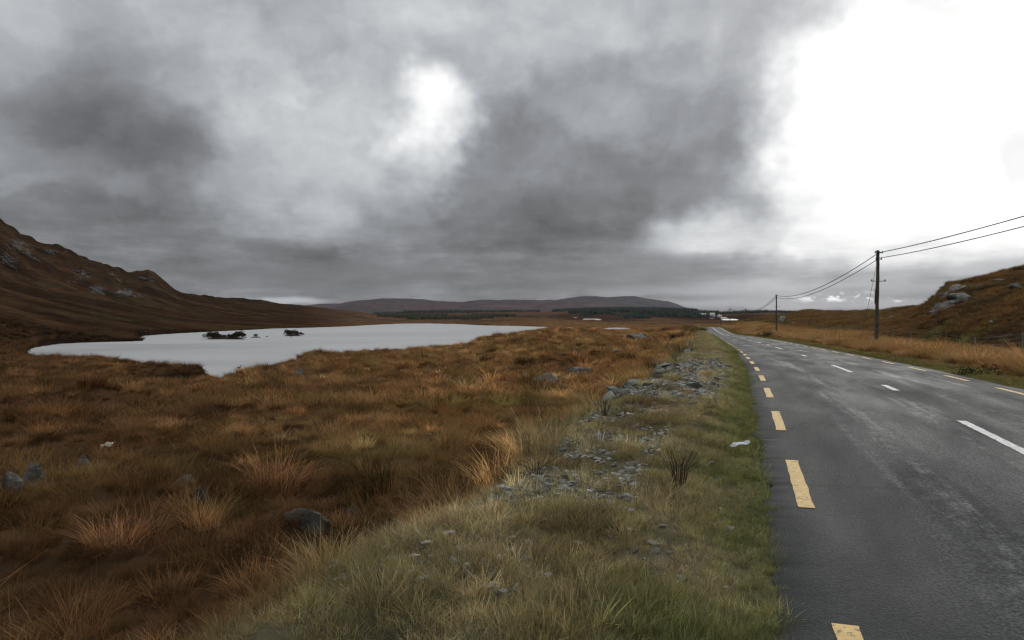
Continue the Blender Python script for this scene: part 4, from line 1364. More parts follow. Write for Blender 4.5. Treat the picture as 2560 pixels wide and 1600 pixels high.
def build_stones():
    """broken stone on the verge: the larger pieces singly, chippings as one mass"""
    protos = [hull_stone('stone', 300 + i, *random.choice([(1, .7, .5), (1, .8, .35), (1, .55, .6), (1, .9, .45)]), n=18) for i in range(9)]
    for me in protos:
        me.materials.append(M_STONE)
    spots = []
    rg = random.Random(5)

    def along(y, u):
        t = ROAD_L - u
        x, yy = road_point(y, t)
        return x, yy
    tries = 0
    n_edge = n_patch = n_low = 0
    while n_patch < 128 and tries < 9000:
        tries += 1
        x, y = along(rg.uniform(11.2, 26), rg.uniform(.4, 3.8))
        u = ROAD_L - float(road_t(np.array(x), np.array(y)))
        if rg.random() < float(rubble_density(np.array([x]), np.array([y]))[0]):
            big = sstep(1.2, 3.4, u)
            spots.append((x, y, rg.uniform(.05, .14) + float(big) * rg.uniform(.02, .2), 'grey broken stone in the rubble patch on the verge', 'stones of the rubble patch'))
            n_patch += 1
    for i in range(116):
        y = 11.5 + 80 * rg.random() ** 1.7
        x, yy = along(y, 2.75 + rg.gauss(0, .34))
        spots.append((x, yy, rg.uniform(.10, .28) * (1 + y / 70), 'greenish grey stone along the outer edge of the road bank', 'stones edging the bank'))
    tries = 0
    while n_low < 56 and tries < 9000:
        tries += 1
        x, y = along(rg.uniform(4.2, 11.5), rg.uniform(.9, 3.4))
        if rg.random() < float(rubble_density(np.array([x]), np.array([y]))[0]):
            spots.append((x, y, rg.uniform(.035, .10), 'small pale stone in the bare gravel of the near verge', 'small stones of the near verge'))
            n_low += 1
    P_ = np.array([(a, b) for a, b, *_ in spots])
    zs = zfun(P_[:, 0], P_[:, 1])
    for (x, y, r, lab, grp), z in zip(spots, zs):
        o = bpy.data.objects.new('stone', rg.choice(protos))
        COL.objects.link(o)
        o.location = (x, y, z + r * .22)
        o.scale = (r * rg.uniform(.8, 1.5), r * rg.uniform(.7, 1.2), r * rg.uniform(.8, 1.3))
        o.rotation_euler = (rg.gauss(0, .35), rg.gauss(0, .35), rg.uniform(0, 6.28))
        tag(o, lab, 'stone', grp)
    # chippings
    n = 15000
    Yv = 3.0 + 50 * RNG.uniform(0, 1, n * 3) ** 1.1; uv = RNG.uniform(.3, 3.9, n * 3)
    s_ = np.interp(Yv, _yy, _sl); nn = np.sqrt(1 + s_ * s_); tv = ROAD_L - uv
    X = road_x(Yv) + tv / nn; Y = Yv - tv * s_ / nn
    k = RNG.uniform(0, 1, n * 3) < np.maximum(rubble_density(X, Y), .05)
    X, Y = X[k][:n], Y[k][:n]
    Z = zfun(X, Y)
    base = []
    for i in range(5):
        me = hull_stone('chip', 400 + i, 1, .75, .5, 9)
        v = np.empty(len(me.vertices) * 3, np.float32); me.vertices.foreach_get('co', v)
        base.append((v.reshape(-1, 3), [tuple(p.vertices) for p in me.polygons]))
        bpy.data.meshes.remove(me)
    V, Fs, off, tn = [], [], 0, []
    for i in range(len(X)):
        v, f = base[i % 5]
        r = RNG.uniform(.015, .055) * (1 + Y[i] / 35)
        a = RNG.uniform(0, 6.28); ca, sa = math.cos(a), math.sin(a)
        w = v * r * RNG.uniform(.7, 1.3, 3)
        V.append(np.stack([w[:, 0] * ca - w[:, 1] * sa + X[i], w[:, 0] * sa + w[:, 1] * ca + Y[i], w[:, 2] + Z[i] + r * .15], 1))
        Fs += [tuple(j + off for j in q) for q in f]
        off += len(v)
        tn += [RNG.uniform(0, 1)] * len(v)
    me = mesh_from('gravel', np.concatenate(V), Fs)
    add_float(me, 'shade', tn)
    m, g, out = new_mat('gravel_chips')
    b = attr(g, 'shade').outputs['Fac']
    base_c = g.ramp(b, [(0, (.05, .052, .046)), (.55, (.165, .172, .155)), (.9, (.28, .285, .265)), (1, (.45, .44, .42))])
    principled(g, out, base_c, .85)
    tag(obj('gravel', me, m), 'grey green stone chippings strewn over the verge', 'gravel', kind='stuff')


build_stones()

# ================================================================== telephone poles, cables, fence
POLES = []


def build_pole(px, Y, top_py, base_h, label, lean=0.0, detail=True, stay=None, at=None):
    if at is None:
        x, y = at_depth(px, Y)
        zt = CAMZ + (HY - top_py) * Y / F
    else:
        x, y, zt = at
    z0 = float(zfun(np.array([x]), np.array([y]))[0])
    H = zt - z0
    root = empty('telephone_pole', (x, y, z0))
    tag(root, label, 'pole', 'telephone poles along the road')
    n = 15 if detail else 7
    path, rad = [], []
    rg = random.Random(int(px))
    for i in range(n):
        t = i / (n - 1)
        path.append((lean * (t - 1) * H + (rg.uniform(-.015, .015) if 0 < i < n - 1 else 0), 0, -.3 + (H + .3) * t))
        rad.append((.140 - .032 * t) * rg.uniform(.94, 1.06))
    obj('shaft', mesh_from('shaft', *tube(path, rad, 12)), M_WOOD, root)
    tx = path[-1][0]
    if detail:
        # cross pins, cap plate, bolts and insulators near the head
        obj('cap', mesh_from('cap', *tube([(tx - .01, 0, H - .01), (tx, 0, H + .06)], [.15, .10], 10)), M_METAL, root)
        for dz, l in ((-.14, .30), (-.62, .22), (-2.25, .55)):
            f = 1 + dz / H
            cx = lean * (f - 1) * H
            arm = obj('bracket', mesh_from('bracket', *tube([(cx - l, -.13, H + dz), (cx + l, -.13, H + dz)], [.028, .028], 6)), M_METAL, root)
            for sd in (-1, 1):
                obj('insulator', mesh_from('insulator', *tube([(cx + sd * l * .9, -.13, H + dz), (cx + sd * l * .9, -.13, H + dz + .05), (cx + sd * l * .9, -.13, H + dz + .10), (cx + sd * l * .9, -.13, H + dz + .13)], [.03, .05, .05, .02], 8)), M_CERAMIC, arm)
        # torn bark strip and steel step
        obj('splinter', mesh_from('splinter', *tube([(lean * -.45 * H - .14, -.05, H * .60), (lean * -.45 * H - .20, -.05, H * .47), (lean * -.45 * H - .23, -.06, H * .44)], [.05, .035, .01], 5)), M_WOOD, root)
        obj('number_plate', mesh_from('number_plate', [(-.045, -.16, 1.6), (.045, -.16, 1.6), (.045, -.16, 1.75), (-.045, -.16, 1.75), (-.045, -.13, 1.6), (.045, -.13, 1.6), (.045, -.13, 1.75), (-.045, -.13, 1.75)],
                                      [(0, 1, 2, 3), (4, 7, 6, 5), (0, 4, 5, 1), (1, 5, 6, 2), (2, 6, 7, 3), (3, 7, 4, 0)]), M_METAL, root)
    else:
        obj('cap', mesh_from('cap', *tube([(tx, 0, H - .01), (tx, 0, H + .08)], [.16, .10], 8)), M_METAL, root)
        obj('bracket', mesh_from('bracket', *tube([(tx - .35, -.14, H - .3), (tx + .35, -.14, H - .3)], [.035, .035], 6)), M_METAL, root)
    if stay:
        sx, sy = stay
        zz = float(zfun(np.array([x + sx]), np.array([y + sy]))[0]) - z0
        obj('stay_wire', mesh_from('stay_wire', *tube([(tx * .9, 0, H * .93), (sx, sy, zz)], [.012, .012], 5)), M_WIRE, root)
    POLES.append((x + tx, y, zt))


build_pole(2195, 50, 628, 0, 'nearest wooden telephone pole, tall and dark headed, beside the fence', .018, True, (3.4, 9.0))
build_pole(1941, 126, 737, 0, 'second telephone pole along the road, thin with a stay wire', 0, True, (2.6, 6.0))
build_pole(1864, 228, 772, 0, 'third telephone pole, standing where the road dips', 0, False)
build_pole(1825, 289, 770.5, 0, 'fourth telephone pole, short and dark against the far lake', 0, False)
build_pole(1802, 430, 779, 0, 'fifth and furthest telephone pole, tiny before the houses', 0, False)
build_pole(0, 0, 0, 0, 'telephone pole behind the camera carrying the cables overhead', 0, False, at=(5.4, -26, 7.2))


def sag_path(a, b, sag, n=26):
    a, b = Vector(a), Vector(b)
    return [a.lerp(b, i / n) - Vector((0, 0, sag * 4 * (i / n) * (1 - i / n))) for i in range(n + 1)]


order = [5, 0, 1, 2, 3, 4]
for k, (dz, dx, rad, lab, sags) in enumerate([(-.12, 0.0, .021, 'upper black telephone cable sagging from pole to pole', (1.0, 1.25, 1.5, .8, 1.2)),
                                              (-.52, .05, .019, 'lower black telephone cable hung just under the upper one', (1.1, 1.25, 1.4, .8, 1.2))]):
    pts = []
    for i in range(len(order) - 1):
        a, b = POLES[order[i]], POLES[order[i + 1]]
        dza = dz * .35 if order[i] == 5 else dz if order[i] in (0, 1) else dz * .6
        dzb = dz if order[i + 1] in (0, 1, 5) else dz * .6
        seg = sag_path((a[0] + dx, a[1] - .14, a[2] + dza), (b[0] + dx, b[1] - .14, b[2] + dzb), sags[i])
        pts += seg if not pts else seg[1:]
    tag(obj('overhead_cable', mesh_from('overhead_cable', *tube(pts, [rad * (1 + max(0, p[1]) / 160) for p in pts], 6))), lab, 'cable', 'overhead cables')
for o in list(COL.objects):
    if o.name.startswith('overhead_cable'):
        o.data.materials.append(M_WIRE)


def build_fence():
    base = [(2700, 33), (2557, 42.5), (2436, 52), (2342, 60), (2279, 66.5), (2232, 72), (2193, 76), (2151, 82), (2118, 88), (2090, 99), (2066, 110), (2049, 120), (2030, 131), (2016, 143), (2000, 156), (1985, 172)]
    xy = [at_depth(px, Y) for px, Y in base]
    X = np.array([p[0] for p in xy]); Y = np.array([p[1] for p in xy])
    Z = zfun(X, Y)
    root = empty('wire_fence', (float(X[1]), float(Y[1]), float(Z[1])))
    tag(root, 'wire stock fence on thin grey wooden posts below the hillside', 'fence')
    o3 = Vector(root.location)
    rg = random.Random(3)
    tops = []
    for x, y, z in zip(X, Y, Z):
        h = rg.uniform(1.25, 1.5); l1, l2 = rg.gauss(0, .06), rg.gauss(0, .05)
        b = Vector((x, y, z)) - o3
        t_ = b + Vector((l1, l2, h))
        obj('post', mesh_from('post', *tube([b - Vector((0, 0, .2)), b.lerp(t_, .5), t_], [.062, .058, .052], 7)), M_POST, root)
        tops.append((b, t_))
    for f in (.28, .5, .72, .93):
        pts = []
        for i in range(len(tops) - 1):
            a = tops[i][0].lerp(tops[i][1], f); c = tops[i + 1][0].lerp(tops[i + 1][1], f)
            seg = sag_path(a, c, .05 + .04 * rg.random(), 5)
            pts += seg if not pts else seg[1:]
        obj('wire', mesh_from('wire', *tube(pts, [.006] * len(pts), 4)), M_FWIRE, root)


build_fence()

# ================================================================== islets and their trees
def leaf_cloud(name, seed, r, h, n, size, lobes=5):
    """crown: leaf sprays gathered in uneven clumps"""
    rg = np.random.default_rng(seed)
    cs = [(rg.normal(0, .38) * r, rg.normal(0, .38) * r, h * rg.uniform(.15, .75), rg.uniform(.32, .6)) for _ in range(lobes)]
    V, Fq, B = [], [], []
    for i in range(n):
        cx, cy, cz, cr = cs[rg.integers(0, lobes)]
        d = rg.normal(0, 1, 3); d /= np.linalg.norm(d)
        q = rg.uniform(.55, 1.0) ** .5
        p = np.array((cx, cy, cz)) + d * q * cr * np.array((r, r, h * .62))
        p[2] = max(p[2], .02 * h)
        a = rg.normal(0, 1, 3); a /= np.linalg.norm(a)
        b = np.cross(a, rg.normal(0, 1, 3)); b /= np.linalg.norm(b)
        s1, s2 = size * rg.uniform(.5, 1.3), size * rg.uniform(.3, .7)
        o = len(V)
        V += [p - a * s1, p + b * s2, p + a * s1, p - b * s2]
        Fq.append((o, o + 1, o + 2, o + 3)); B += [rg.uniform(0, 1)] * 4
    me = mesh_from(name, np.array(V), np.array(Fq))
    add_float(me, 'blade', B)
    return me


def mat_leaf(name, rgb, var=(.45, 1.5)):
    m, g, out = new_mat(name)
    b = attr(g, 'blade').outputs['Fac']
    r = g.n('ShaderNodeObjectInfo').outputs['Random']
    k = g.m('MULTIPLY', g.rng(b, 0, 1, var[0], var[1], False), g.rng(r, 0, 1, .7, 1.3, False))
    base = g.vm('SCALE', rgb, k)
    d = g.n('ShaderNodeBsdfDiffuse'); g.put(d.inputs[0], base)
    t = g.n('ShaderNodeBsdfTranslucent'); g.put(t.inputs[0], base)
    mx = g.n('ShaderNodeMixShader'); mx.inputs[0].default_value = .25
    g.t.links.new(d.outputs[0], mx.inputs[1]); g.t.links.new(t.outputs[0], mx.inputs[2])
    g.t.links.new(mx.outputs[0], out.inputs[0])
    return m


M_LEAF = mat_leaf('scrub_leaves', (.050, .044, .022))
M_GORSE = mat_leaf('gorse_sprays', (.040, .046, .020))
M_BARK = mat_simple('bark', (.06, .05, .04), .9, 8, .4)


def tree_proto(seed, r, h, n, size, leaf=None):
    rg = random.Random(seed)
    root = empty('scrub_tree')
    parts = []
    top = (rg.gauss(0, .15) * r, rg.gauss(0, .15) * r, h * .75)
    parts.append(tube([(0, 0, -.3), (top[0] * .4, top[1] * .4, h * .35), top], [h * .035, h * .026, h * .008], 6))
    for i in range(5):
        a = rg.uniform(0, 6.28)
        parts.append(tube([(top[0] * .3, top[1] * .3, h * rg.uniform(.2, .4)), (math.cos(a) * r * .4, math.sin(a) * r * .4, h * .55), (math.cos(a) * r * .75, math.sin(a) * r * .75, h * rg.uniform(.6, .9))],
                          [h * .018, h * .012, h * .004], 5))
    obj('trunk', mesh_from('trunk', *join(parts)), M_BARK, root)
    obj('crown', leaf_cloud('crown', seed, r, h, n, size, 6), leaf or M_LEAF, root)
    return root


def islet(name, x, y, rx, ry, h, label):
    n = 40; rings = 7
    V, Fq = [], []
    for k in range(rings):
        f = k / (rings - 1)
        for i in range(n):
            a = 2 * math.pi * i / n
            w = 1 + .16 * math.sin(3 * a + rx) + .10 * math.sin(7 * a + ry) + .06 * math.sin(13 * a)
            V.append((math.cos(a) * rx * w * (1 - f), math.sin(a) * ry * w * (1 - f), -.6 + (h + .6) * (1 - (1 - f) ** 3)))
    for k in range(rings - 1):
        for i in range(n):
            Fq.append((k * n + i, k * n + (i + 1) % n, (k + 1) * n + (i + 1) % n, (k + 1) * n + i))
    o = obj(name, mesh_from(name, V, Fq, True), M_ISLE, loc=(x, y, LAKE_Z))
    tag(o, label, 'islet')
    return o


M_ISLE = mat_simple('islet_turf', (.045, .036, .022), .95, .8, .5)
protos = [tree_proto(500 + i, r, h, 1100, .17) for i, (r, h) in enumerate([(1.7, 2.9), (2.2, 3.3), (1.5, 2.2), (2.0, 2.5)])]
used = set()


def plant(i, x, y, z, s, label, group):
    o = protos[i] if i not in used else copy_tree(protos[i])
    used.add(i)
    o.location = (x, y, z); o.rotation_euler = (0, 0, random.uniform(0, 6.28)); o.scale = (s, s, s * random.uniform(.9, 1.1))
    tag(o, label, 'tree', group)


ix, iy = on_level(560, 848, LAKE_Z)
islet('islet', ix, iy + 2, 9.2, 3.6, .8, 'long dark wooded islet in the lake, leftmost of the three')
for k in range(13):
    f = k / 12
    plant(random.randrange(4), ix - 8.0 + 15.6 * f, iy + 2 + random.uniform(-1.8, 1.8), LAKE_Z + .45, (.95 + .25 * math.sin(f * 9)) * (.75 if 4 < k < 7 else 1) * random.uniform(.8, 1.05),
          'dark leafless looking tree crowded on the long wooded islet', 'trees of the long islet')
ix, iy = on_level(638, 844, LAKE_Z)
islet('islet', ix, iy + 1, 2.9, 1.5, .5, 'tiny rocky islet with a low bush, between the two wooded ones')
plant(2, ix - .2, iy + 1, LAKE_Z + .3, .6, 'low rounded bush alone on the tiny rocky islet', 'bushes of the tiny islet')
ix, iy = on_level(731, 840, LAKE_Z)
islet('islet', ix, iy + 2, 4.6, 2.6, .7, 'short dark wooded islet in the lake, rightmost of the three')
for k in range(7):
    f = k / 6
    plant(random.randrange(4), ix - 3.6 + 7.0 * f, iy + 2 + random.uniform(-1.2, 1.2), LAKE_Z + .4, (1.1 - .4 * f) * random.uniform(.85, 1.1), 'dark tree crowded on the short wooded islet', 'trees of the short islet')
for i, p in enumerate(protos):
    if i not in used:
        for c_ in list(p.children):
            bpy.data.objects.remove(c_)
        bpy.data.objects.remove(p)
for px, py, w, lab in [(612, 844.6, 12, 'flat rock awash between the long islet and the tiny one'), (668, 842, 7, 'tiny rock awash right of the tiny islet'), (727, 843.5, 4, 'speck of rock awash before the short islet'),
                       (1290, 835, 9, 'dark rock awash near the moor shore of the lake'), (163, 895.5, 14, 'low dark rock at the tip of the spit shore')]:
    x, y = on_level(px, py, LAKE_Z)
    r = w * y / F / 2
    me = boulder_mesh('lake_rock', 700 + px, r, r * .6, .35, 8, .15, 3)
    tag(obj('lake_rock', me, M_ROCK, loc=(x, y, LAKE_Z + .05)), lab, 'rock')
for px, py, lab in [(597, 921, 'dark waterbird swimming in the cove, larger of two specks'), (617, 924, 'dark waterbird swimming in the cove, smaller speck nearer the shore')]:
    x, y = on_level(px, py, LAKE_Z)
    body = tube([(-.26, 0, .10), (-.2, 0, .12), (-.05, 0, .13), (.14, 0, .12), (.24, 0, .12)], [.02, .08, .13, .11, .04], 8)
    neck = tube([(.18, 0, .14), (.24, 0, .26), (.25, 0, .36)], [.06, .04, .035], 6)
    head = tube([(.20, 0, .38), (.26, 0, .40), (.32, 0, .39), (.40, 0, .37)], [.03, .055, .045, .01], 6)
    o = obj('waterbird', mesh_from('waterbird', *join([body, neck, head]), True), mat_simple('bird_plumage', (.02, .02, .02), .7), loc=(x, y, LAKE_Z))
    o.scale = (1.5, 1.5, 1.5) if px == 597 else (1.0, 1.0, 1.0)
    tag(o, lab, 'bird')

# ================================================================== distant woods and houses
def mat_conifer(name, rgb):
    m, g, out = new_mat(name)
    b = attr(g, 'blade').outputs['Fac']
    base = g.vm('SCALE', rgb, g.rng(b, 0, 1, .5, 1.5, False))
    principled(g, out, base, .9, spec=.1)
    return m


def wood(name, label, boxes, n, h, mat, seed):
    """far plantation: thousands of small ragged conifers that read as one mass; boxes are px0, px1, Y0, Y1"""
    rg = np.random.default_rng(seed)
    V, Fq, B, off = [], [], [], 0
    area = np.array([(b[1] - b[0]) for b in boxes], float); area /= area.sum()
    for (p0, p1, y0, y1), a in zip(boxes, area):
        m = int(n * a)
        Y = rg.uniform(y0, y1, m); px = rg.uniform(p0, p1, m)
        X = (px - CX) / F * Y
        edge = fbm(X / 90, Y / 160, seed, 3)
        k = edge > -.12
        X, Y = X[k], Y[k]
        Z = zfun(X, Y)
        hh = h * rg.uniform(.55, 1.1, len(X)) * (1 + .25 * fbm(X / 60, Y / 60, seed + 2, 2)); rr = hh * rg.uniform(.22, .36, len(X))
        for x, y, z, H, R in zip(X, Y, Z, hh, rr):
            sh = rg.uniform(0, 1); a0 = rg.uniform(0, 6.28)
            for lo, hi, f in ((.05, .62, 1.0), (.38, 1.0, .62)):
                for q in range(5):
                    an = a0 + q * 1.2566
                    V.append((x + math.cos(an) * R * f * rg.uniform(.75, 1.15), y + math.sin(an) * R * f, z + H * lo))
                V.append((x, y, z + H * hi))
                Fq += [(off + q, off + (q + 1) % 5, off + 5) for q in range(5)]
                off += 6
                B += [sh] * 6
    me = mesh_from(name, np.array(V), np.array(Fq))
    add_float(me, 'blade', B)
    tag(obj(name, me, mat), label, 'forest', kind='stuff')


M_CON1 = mat_conifer('young_conifers', (.042, .044, .024))
M_CON2 = mat_conifer('dark_conifers', (.030, .042, .034))
wood('plantation_forest', 'green conifer plantation on the far shore of the lake', [(1010, 1200, 1130, 1240), (985, 1235, 1230, 1430), (945, 1120, 1420, 1560), (1180, 1290, 1400, 1560)], 4600, 7.0, M_CON1, 11)
wood('distant_forest', 'dark line of conifers at the foot of the far mountains', [(930, 1350, 2900, 3300), (1010, 1180, 2500, 2700)], 2600, 13, M_CON2, 12)
wood('distant_forest', 'dark blue green forest on the low hill under the cloud capped mountain', [(1380, 1745, 2400, 3330), (1420, 1740, 1750, 2400), (1450, 1700, 1560, 1760)], 9000, 11, M_CON2, 13)
wood('distant_forest', 'dark scattered woodland around the distant houses', [(1720, 1800, 1700, 2900), (1800, 1990, 1750, 1950), (1700, 1780, 1500, 1600)], 1500, 8, M_CON2, 14)
wood('distant_forest', 'small dark copse on the plain beside the far ponds', [(1582, 1602, 1240, 1290), (1560, 1625, 1200, 1230)], 150, 8, M_CON2, 15)

M_HWALL = mat_simple('white_render', (.62, .66, .68), .8, .4, .08)
M_HROOF = mat_simple('slate_roof', (.12, .15, .18), .7, .5, .2)
M_BROOF = mat_simple('pale_metal_roof', (.55, .60, .63), .5, .5, .1)
M_GLASS = mat_simple('dark_pane', (.02, .025, .03), .2, 1, .1, .5)


def house(px, Y, w, d, hw, hr, rz, label, roof=None, wins=3, chim=1):
    x, y = at_depth(px, Y)
    z = float(zfun(np.array([x]), np.array([y]))[0])
    root = empty('farm_building' if hr < 2.5 else 'cottage', (x, y, z), rz)
    tag(root, label, 'building')
    a, b = w / 2, d / 2
    obj('wall', mesh_from('wall', [(-a, -b, -1), (a, -b, -1), (a, b, -1), (-a, b, -1), (-a, -b, hw), (a, -b, hw), (a, b, hw), (-a, b, hw), (-a, 0, hw + hr - .1), (a, 0, hw + hr - .1)],
                          [(0, 1, 5, 4), (1, 2, 6, 9, 5), (2, 3, 7, 6), (3, 0, 4, 8, 7), (4, 5, 9, 8), (6, 7, 8, 9)]), M_HWALL, root)
    e = .35
    rf = obj('roof', mesh_from('roof', [(-a - e, -b - e, hw - .1), (a + e, -b - e, hw - .1), (a + e, 0, hw + hr), (-a - e, 0, hw + hr), (a + e, b + e, hw - .1), (-a - e, b + e, hw - .1),
                                        (-a - e, -b - e, hw + .12), (a + e, -b - e, hw + .12), (a + e, 0, hw + hr + .22), (-a - e, 0, hw + hr + .22), (a + e, b + e, hw + .12), (-a - e, b + e, hw + .12)],
                               [(6, 7, 8, 9), (9, 8, 10, 11), (0, 6, 9, 3), (3, 9, 11, 5), (1, 2, 8, 7), (2, 4, 10, 8), (0, 1, 7, 6), (4, 5, 11, 10)]), roof or M_HROOF, root)
    for k in range(chim):
        cx = -a + .6 + k * (w - 1.2)
        obj('chimney', mesh_from('chimney', [(cx + dx * .45, dy * .4, hw + hr + dz) for dz in (-.8, 1.2) for dx, dy in ((-1, -1), (1, -1), (1, 1), (-1, 1))],
                                 [(0, 1, 5, 4), (1, 2, 6, 5), (2, 3, 7, 6), (3, 0, 4, 7), (4, 5, 6, 7)]), M_HWALL, rf)
    for k in range(wins):
        wx = -a + w * (k + .5) / wins
        obj('window' if k != wins // 2 else 'door', mesh_from('window', [(wx - .55, -b - .03, .9 if k != wins // 2 else 0), (wx + .55, -b - .03, .9 if k != wins // 2 else 0), (wx + .55, -b - .03, 2.1), (wx - .55, -b - .03, 2.1)], [(0, 1, 2, 3)]), M_GLASS, root)


house(1756, 1560, 14, 8, 2.6, 1.4, .1, 'long low white farm shed on the far plain', M_BROOF, 3, 0)
house(1781, 1620, 11, 8, 4.8, 3.4, -.5, 'pale blue two storey house left of the smaller one on the far plain', M_BROOF, 3, 2)
house(1799, 1640, 8, 7, 3.2, 3.0, .4, 'small white gabled house at the right end of the far group', M_BROOF, 3, 1)
house(1698, 1700, 5, 5, 3.0, 2.6, .2, 'tiny white cottage alone against the dark forest', None, 2, 1)

# ================================================================== single plants and litter
gp = tree_proto(801, 1.5, 1.15, 900, .06, M_GORSE)
gp.name = 'gorse_bush'
gx, gy, gz = hit(1928, 843)
gp.location = (gx, gy, gz); gp.scale = (1.25, 1.0, 1.0)
tag(gp, 'dark green gorse bush in the tawny grass before the second pole', 'bush', 'roadside bushes')


def bush_copy(px, py, s, label, sz=1.0):
    o = copy_tree(gp)
    x, y, z = hit(px, py)
    o.location = (x, y, z - .05); o.scale = (s, s, s * sz); o.rotation_euler = (0, 0, random.uniform(0, 6))
    tag(o, label, 'bush', 'roadside bushes')


bush_copy(2452, 938, .42, 'low dark rush clump at the grass edge of the far verge', .9)
bush_copy(2395, 846, 1.0, 'pale dry bush on the hillside just above the fence', .7)
bush_copy(1728, 822, 1.7, 'shaggy bush on the knoll where the road disappears', .9)
bush_copy(1748, 828, 1.2, 'smaller shaggy bush at the road side of the knoll', .9)
bush_copy(2558, 676, 1.0, 'dark bush on the hill crest at the picture edge', .8)
bush_copy(2358, 726, .5, 'spiky plant on the cliff brow of the hill', 1.1)

# single big tussocks along the foot of the bank
M_RUSH = mat_leaf('rush_blades', (.105, .062, .026), (.4, 1.6))
for i, (px, py, sc_, lab) in enumerate([(1546, 985, 1.5, 'big round dark rush tussock against the rubble at the bank edge'), (1478, 1030, 1.0, 'rush tussock leaning over the bank edge below the biggest one'),
                                        (1618, 905, 1.6, 'brown tussock on the bank edge beside the upper end of the rubble'), (1668, 868, 1.9, 'brown tussock further up the bank edge, beyond the rubble'),
                                        (1225, 1150, 1.1, 'dense dark tussock overhanging the bank foot above the grey boulders'), (1310, 918, 3.0, 'large dark heather hummock in the mid moor left of the outcrops'),
                                        (1215, 905, 2.6, 'dark rounded hummock near the lake shore with a rock in it'), (1490, 890, 2.8, 'low dark hummock left of the flat white slab')]):
    x, y, z = hit(px, py)
    me = clump('rush_tussock', 320, .44, .46, .008 + .0006 * y, .55, 880 + i, 3, .15, 14)
    o = obj('rush_tussock', me, M_RUSH, loc=(x, y + .2, z - .03))
    o.scale = (sc_, sc_, sc_ * .9)
    tag(o, lab, 'tussock', 'big tussocks')

# wiry brown dead dock stalks and bleached twigs
def stalks(name, px, py, n, h, spread, rad, mat, label, cat, seed, curl=.25):
    rg = random.Random(seed)
    x, y, z = hit(px, py)
    root = empty(name, (x, y, z))
    tag(root, label, cat)
    for i in range(n):
        a = rg.uniform(0, 6.28); hh = h * rg.uniform(.6, 1.1); l = spread * rg.uniform(.2, 1)
        p = [(math.cos(a) * l * .22, math.sin(a) * l * .22, -.03), (math.cos(a) * l * .45 + rg.gauss(0, .012), math.sin(a) * l * .45, hh * .5), (math.cos(a) * l, math.sin(a) * l, hh * (1 - curl * rg.random()))]
        st = obj('stem', mesh_from('stem', *tube(p, [rad, rad * .8, rad * .35], 5)), mat, root)
        if rg.random() < .6:
            m = Vector(p[1]); b = a + rg.uniform(-1.2, 1.2)
            obj('side_stem', mesh_from('side_stem', *tube([m, m + Vector((math.cos(b) * l * .5, math.sin(b) * l * .5, hh * .3))], [rad * .6, rad * .25], 4)), mat, st)


M_DEAD = mat_simple('dead_brown_stem', (.055, .032, .022), .9, 12, .3)
M_TWIG = mat_simple('bleached_twig', (.55, .51, .45), .8, 12, .2)
stalks('dead_dock', 1697, 1222, 34, .40, .22, .0028, M_DEAD, 'upright dark brown clump of dead stalks on the near verge', 'plant', 1)
stalks('bleached_twigs', 1503, 1106, 6, .17, .12, .0055, M_TWIG, 'bleached white forked twigs sticking up from the verge', 'twigs', 2, .1)
stalks('dead_dock', 1512, 1040, 14, .34, .14, .003, M_DEAD, 'thin dead brown stalks on the bank below the rubble patch', 'plant', 4)
stalks('dead_dock', 1340, 1192, 12, .26, .28, .003, M_DEAD, 'drooping dead stalks on the grassy slope at the bank foot', 'plant', 6, .6)
stalks('dead_dock', 1722, 876, 8, .5, .2, .012, M_DEAD, 'dark dead stalks on the far part of the verge crest', 'plant', 7)


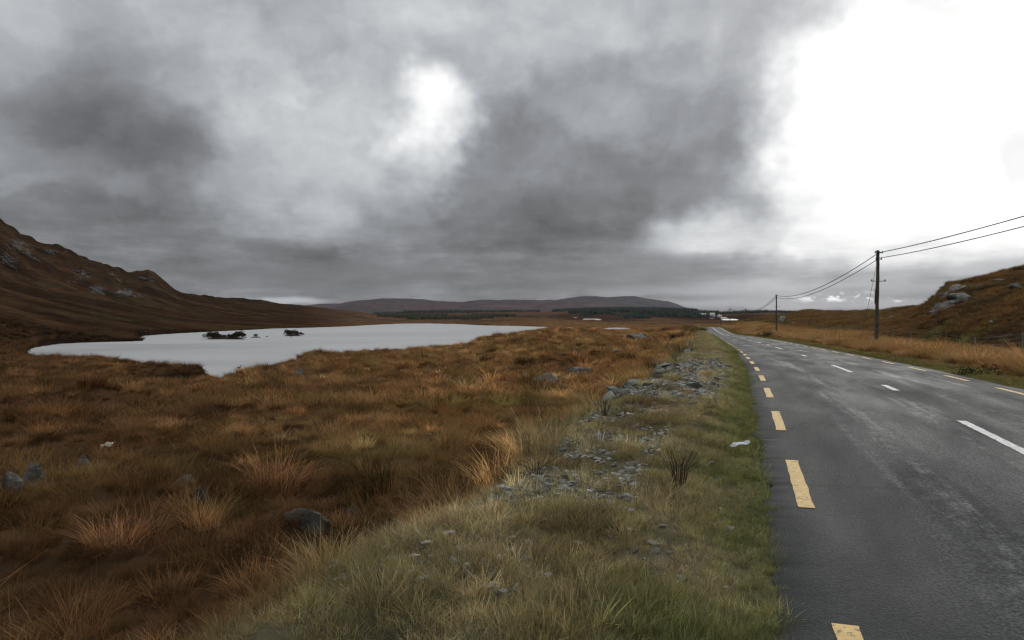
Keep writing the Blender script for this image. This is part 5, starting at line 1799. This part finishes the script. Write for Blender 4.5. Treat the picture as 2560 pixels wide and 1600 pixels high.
def scrap(px, py, w, d, h, rz, label, seed, mat):
    """crumpled sheet of litter"""
    x, y, z = hit(px, py)
    n = 9
    rg = np.random.default_rng(seed)
    V, Fq = [], []
    for side in (0, 1):
        for i in range(n):
            for j in range(6):
                u, v = i / (n - 1) - .5, j / 5 - .5
                V.append((u * w, v * d, h * (.5 + .5 * math.sin(u * 7 + seed) * math.cos(v * 5)) + h * .2 * math.sin(v * 8 + u * 9) + (.004 if side else 0)))
    m = n * 6
    for i in range(n - 1):
        for j in range(5):
            a = i * 6 + j
            Fq.append((a, a + 1, a + 7, a + 6)); Fq.append((m + a, m + a + 6, m + a + 7, m + a + 1))
    rim = [(i * 6) for i in range(n)] + [(n - 1) * 6 + j for j in range(1, 6)] + [i * 6 + 5 for i in range(n - 2, -1, -1)] + [j for j in range(4, 0, -1)]
    for k in range(len(rim)):
        a, b = rim[k], rim[(k + 1) % len(rim)]
        Fq.append((a, a + m, b + m, b))
    o = obj('litter_scrap', mesh_from('litter_scrap', V, Fq), mat, loc=(x, y, z + .11))
    o.rotation_euler = (.3, -.2, rz)
    tag(o, label, 'litter')


M_PAPER = mat_simple('white_plastic', (.72, .73, .74), .5, 3, .12)
scrap(1852, 1138, .24, .09, .05, -.9, 'crumpled white plastic scrap in the green grass near the road edge', 3, M_PAPER)
scrap(270, 1128, .32, .22, .08, .1, 'white scrap of card lying on the russet bog', 5, mat_simple('cream_card', (.62, .60, .48), .7, 3, .15))

# ================================================================== air
def build_haze():
    m, g, out = new_mat('moorland_air')
    v = g.n('ShaderNodeVolumePrincipled')
    v.inputs['Color'].default_value = (.82, .88, 1.0, 1)
    v.inputs['Density'].default_value = 1.5e-5
    m.node_tree.links.new(v.outputs[0], out.inputs['Volume'])
    x, y0, y1, z0, z1 = 13500, -13500, 13500, -20, 420
    vs = [(-x, y0, z0), (x, y0, z0), (x, y1, z0), (-x, y1, z0), (-x, y0, z1), (x, y0, z1), (x, y1, z1), (-x, y1, z1)]
    fs = [(3, 2, 1, 0), (4, 5, 6, 7), (0, 1, 5, 4), (1, 2, 6, 5), (2, 3, 7, 6), (3, 0, 4, 7)]
    o = obj('haze', mesh_from('haze', vs, fs), m)
    tag(o, 'thin blue moorland haze', 'haze', kind='stuff')


build_haze()
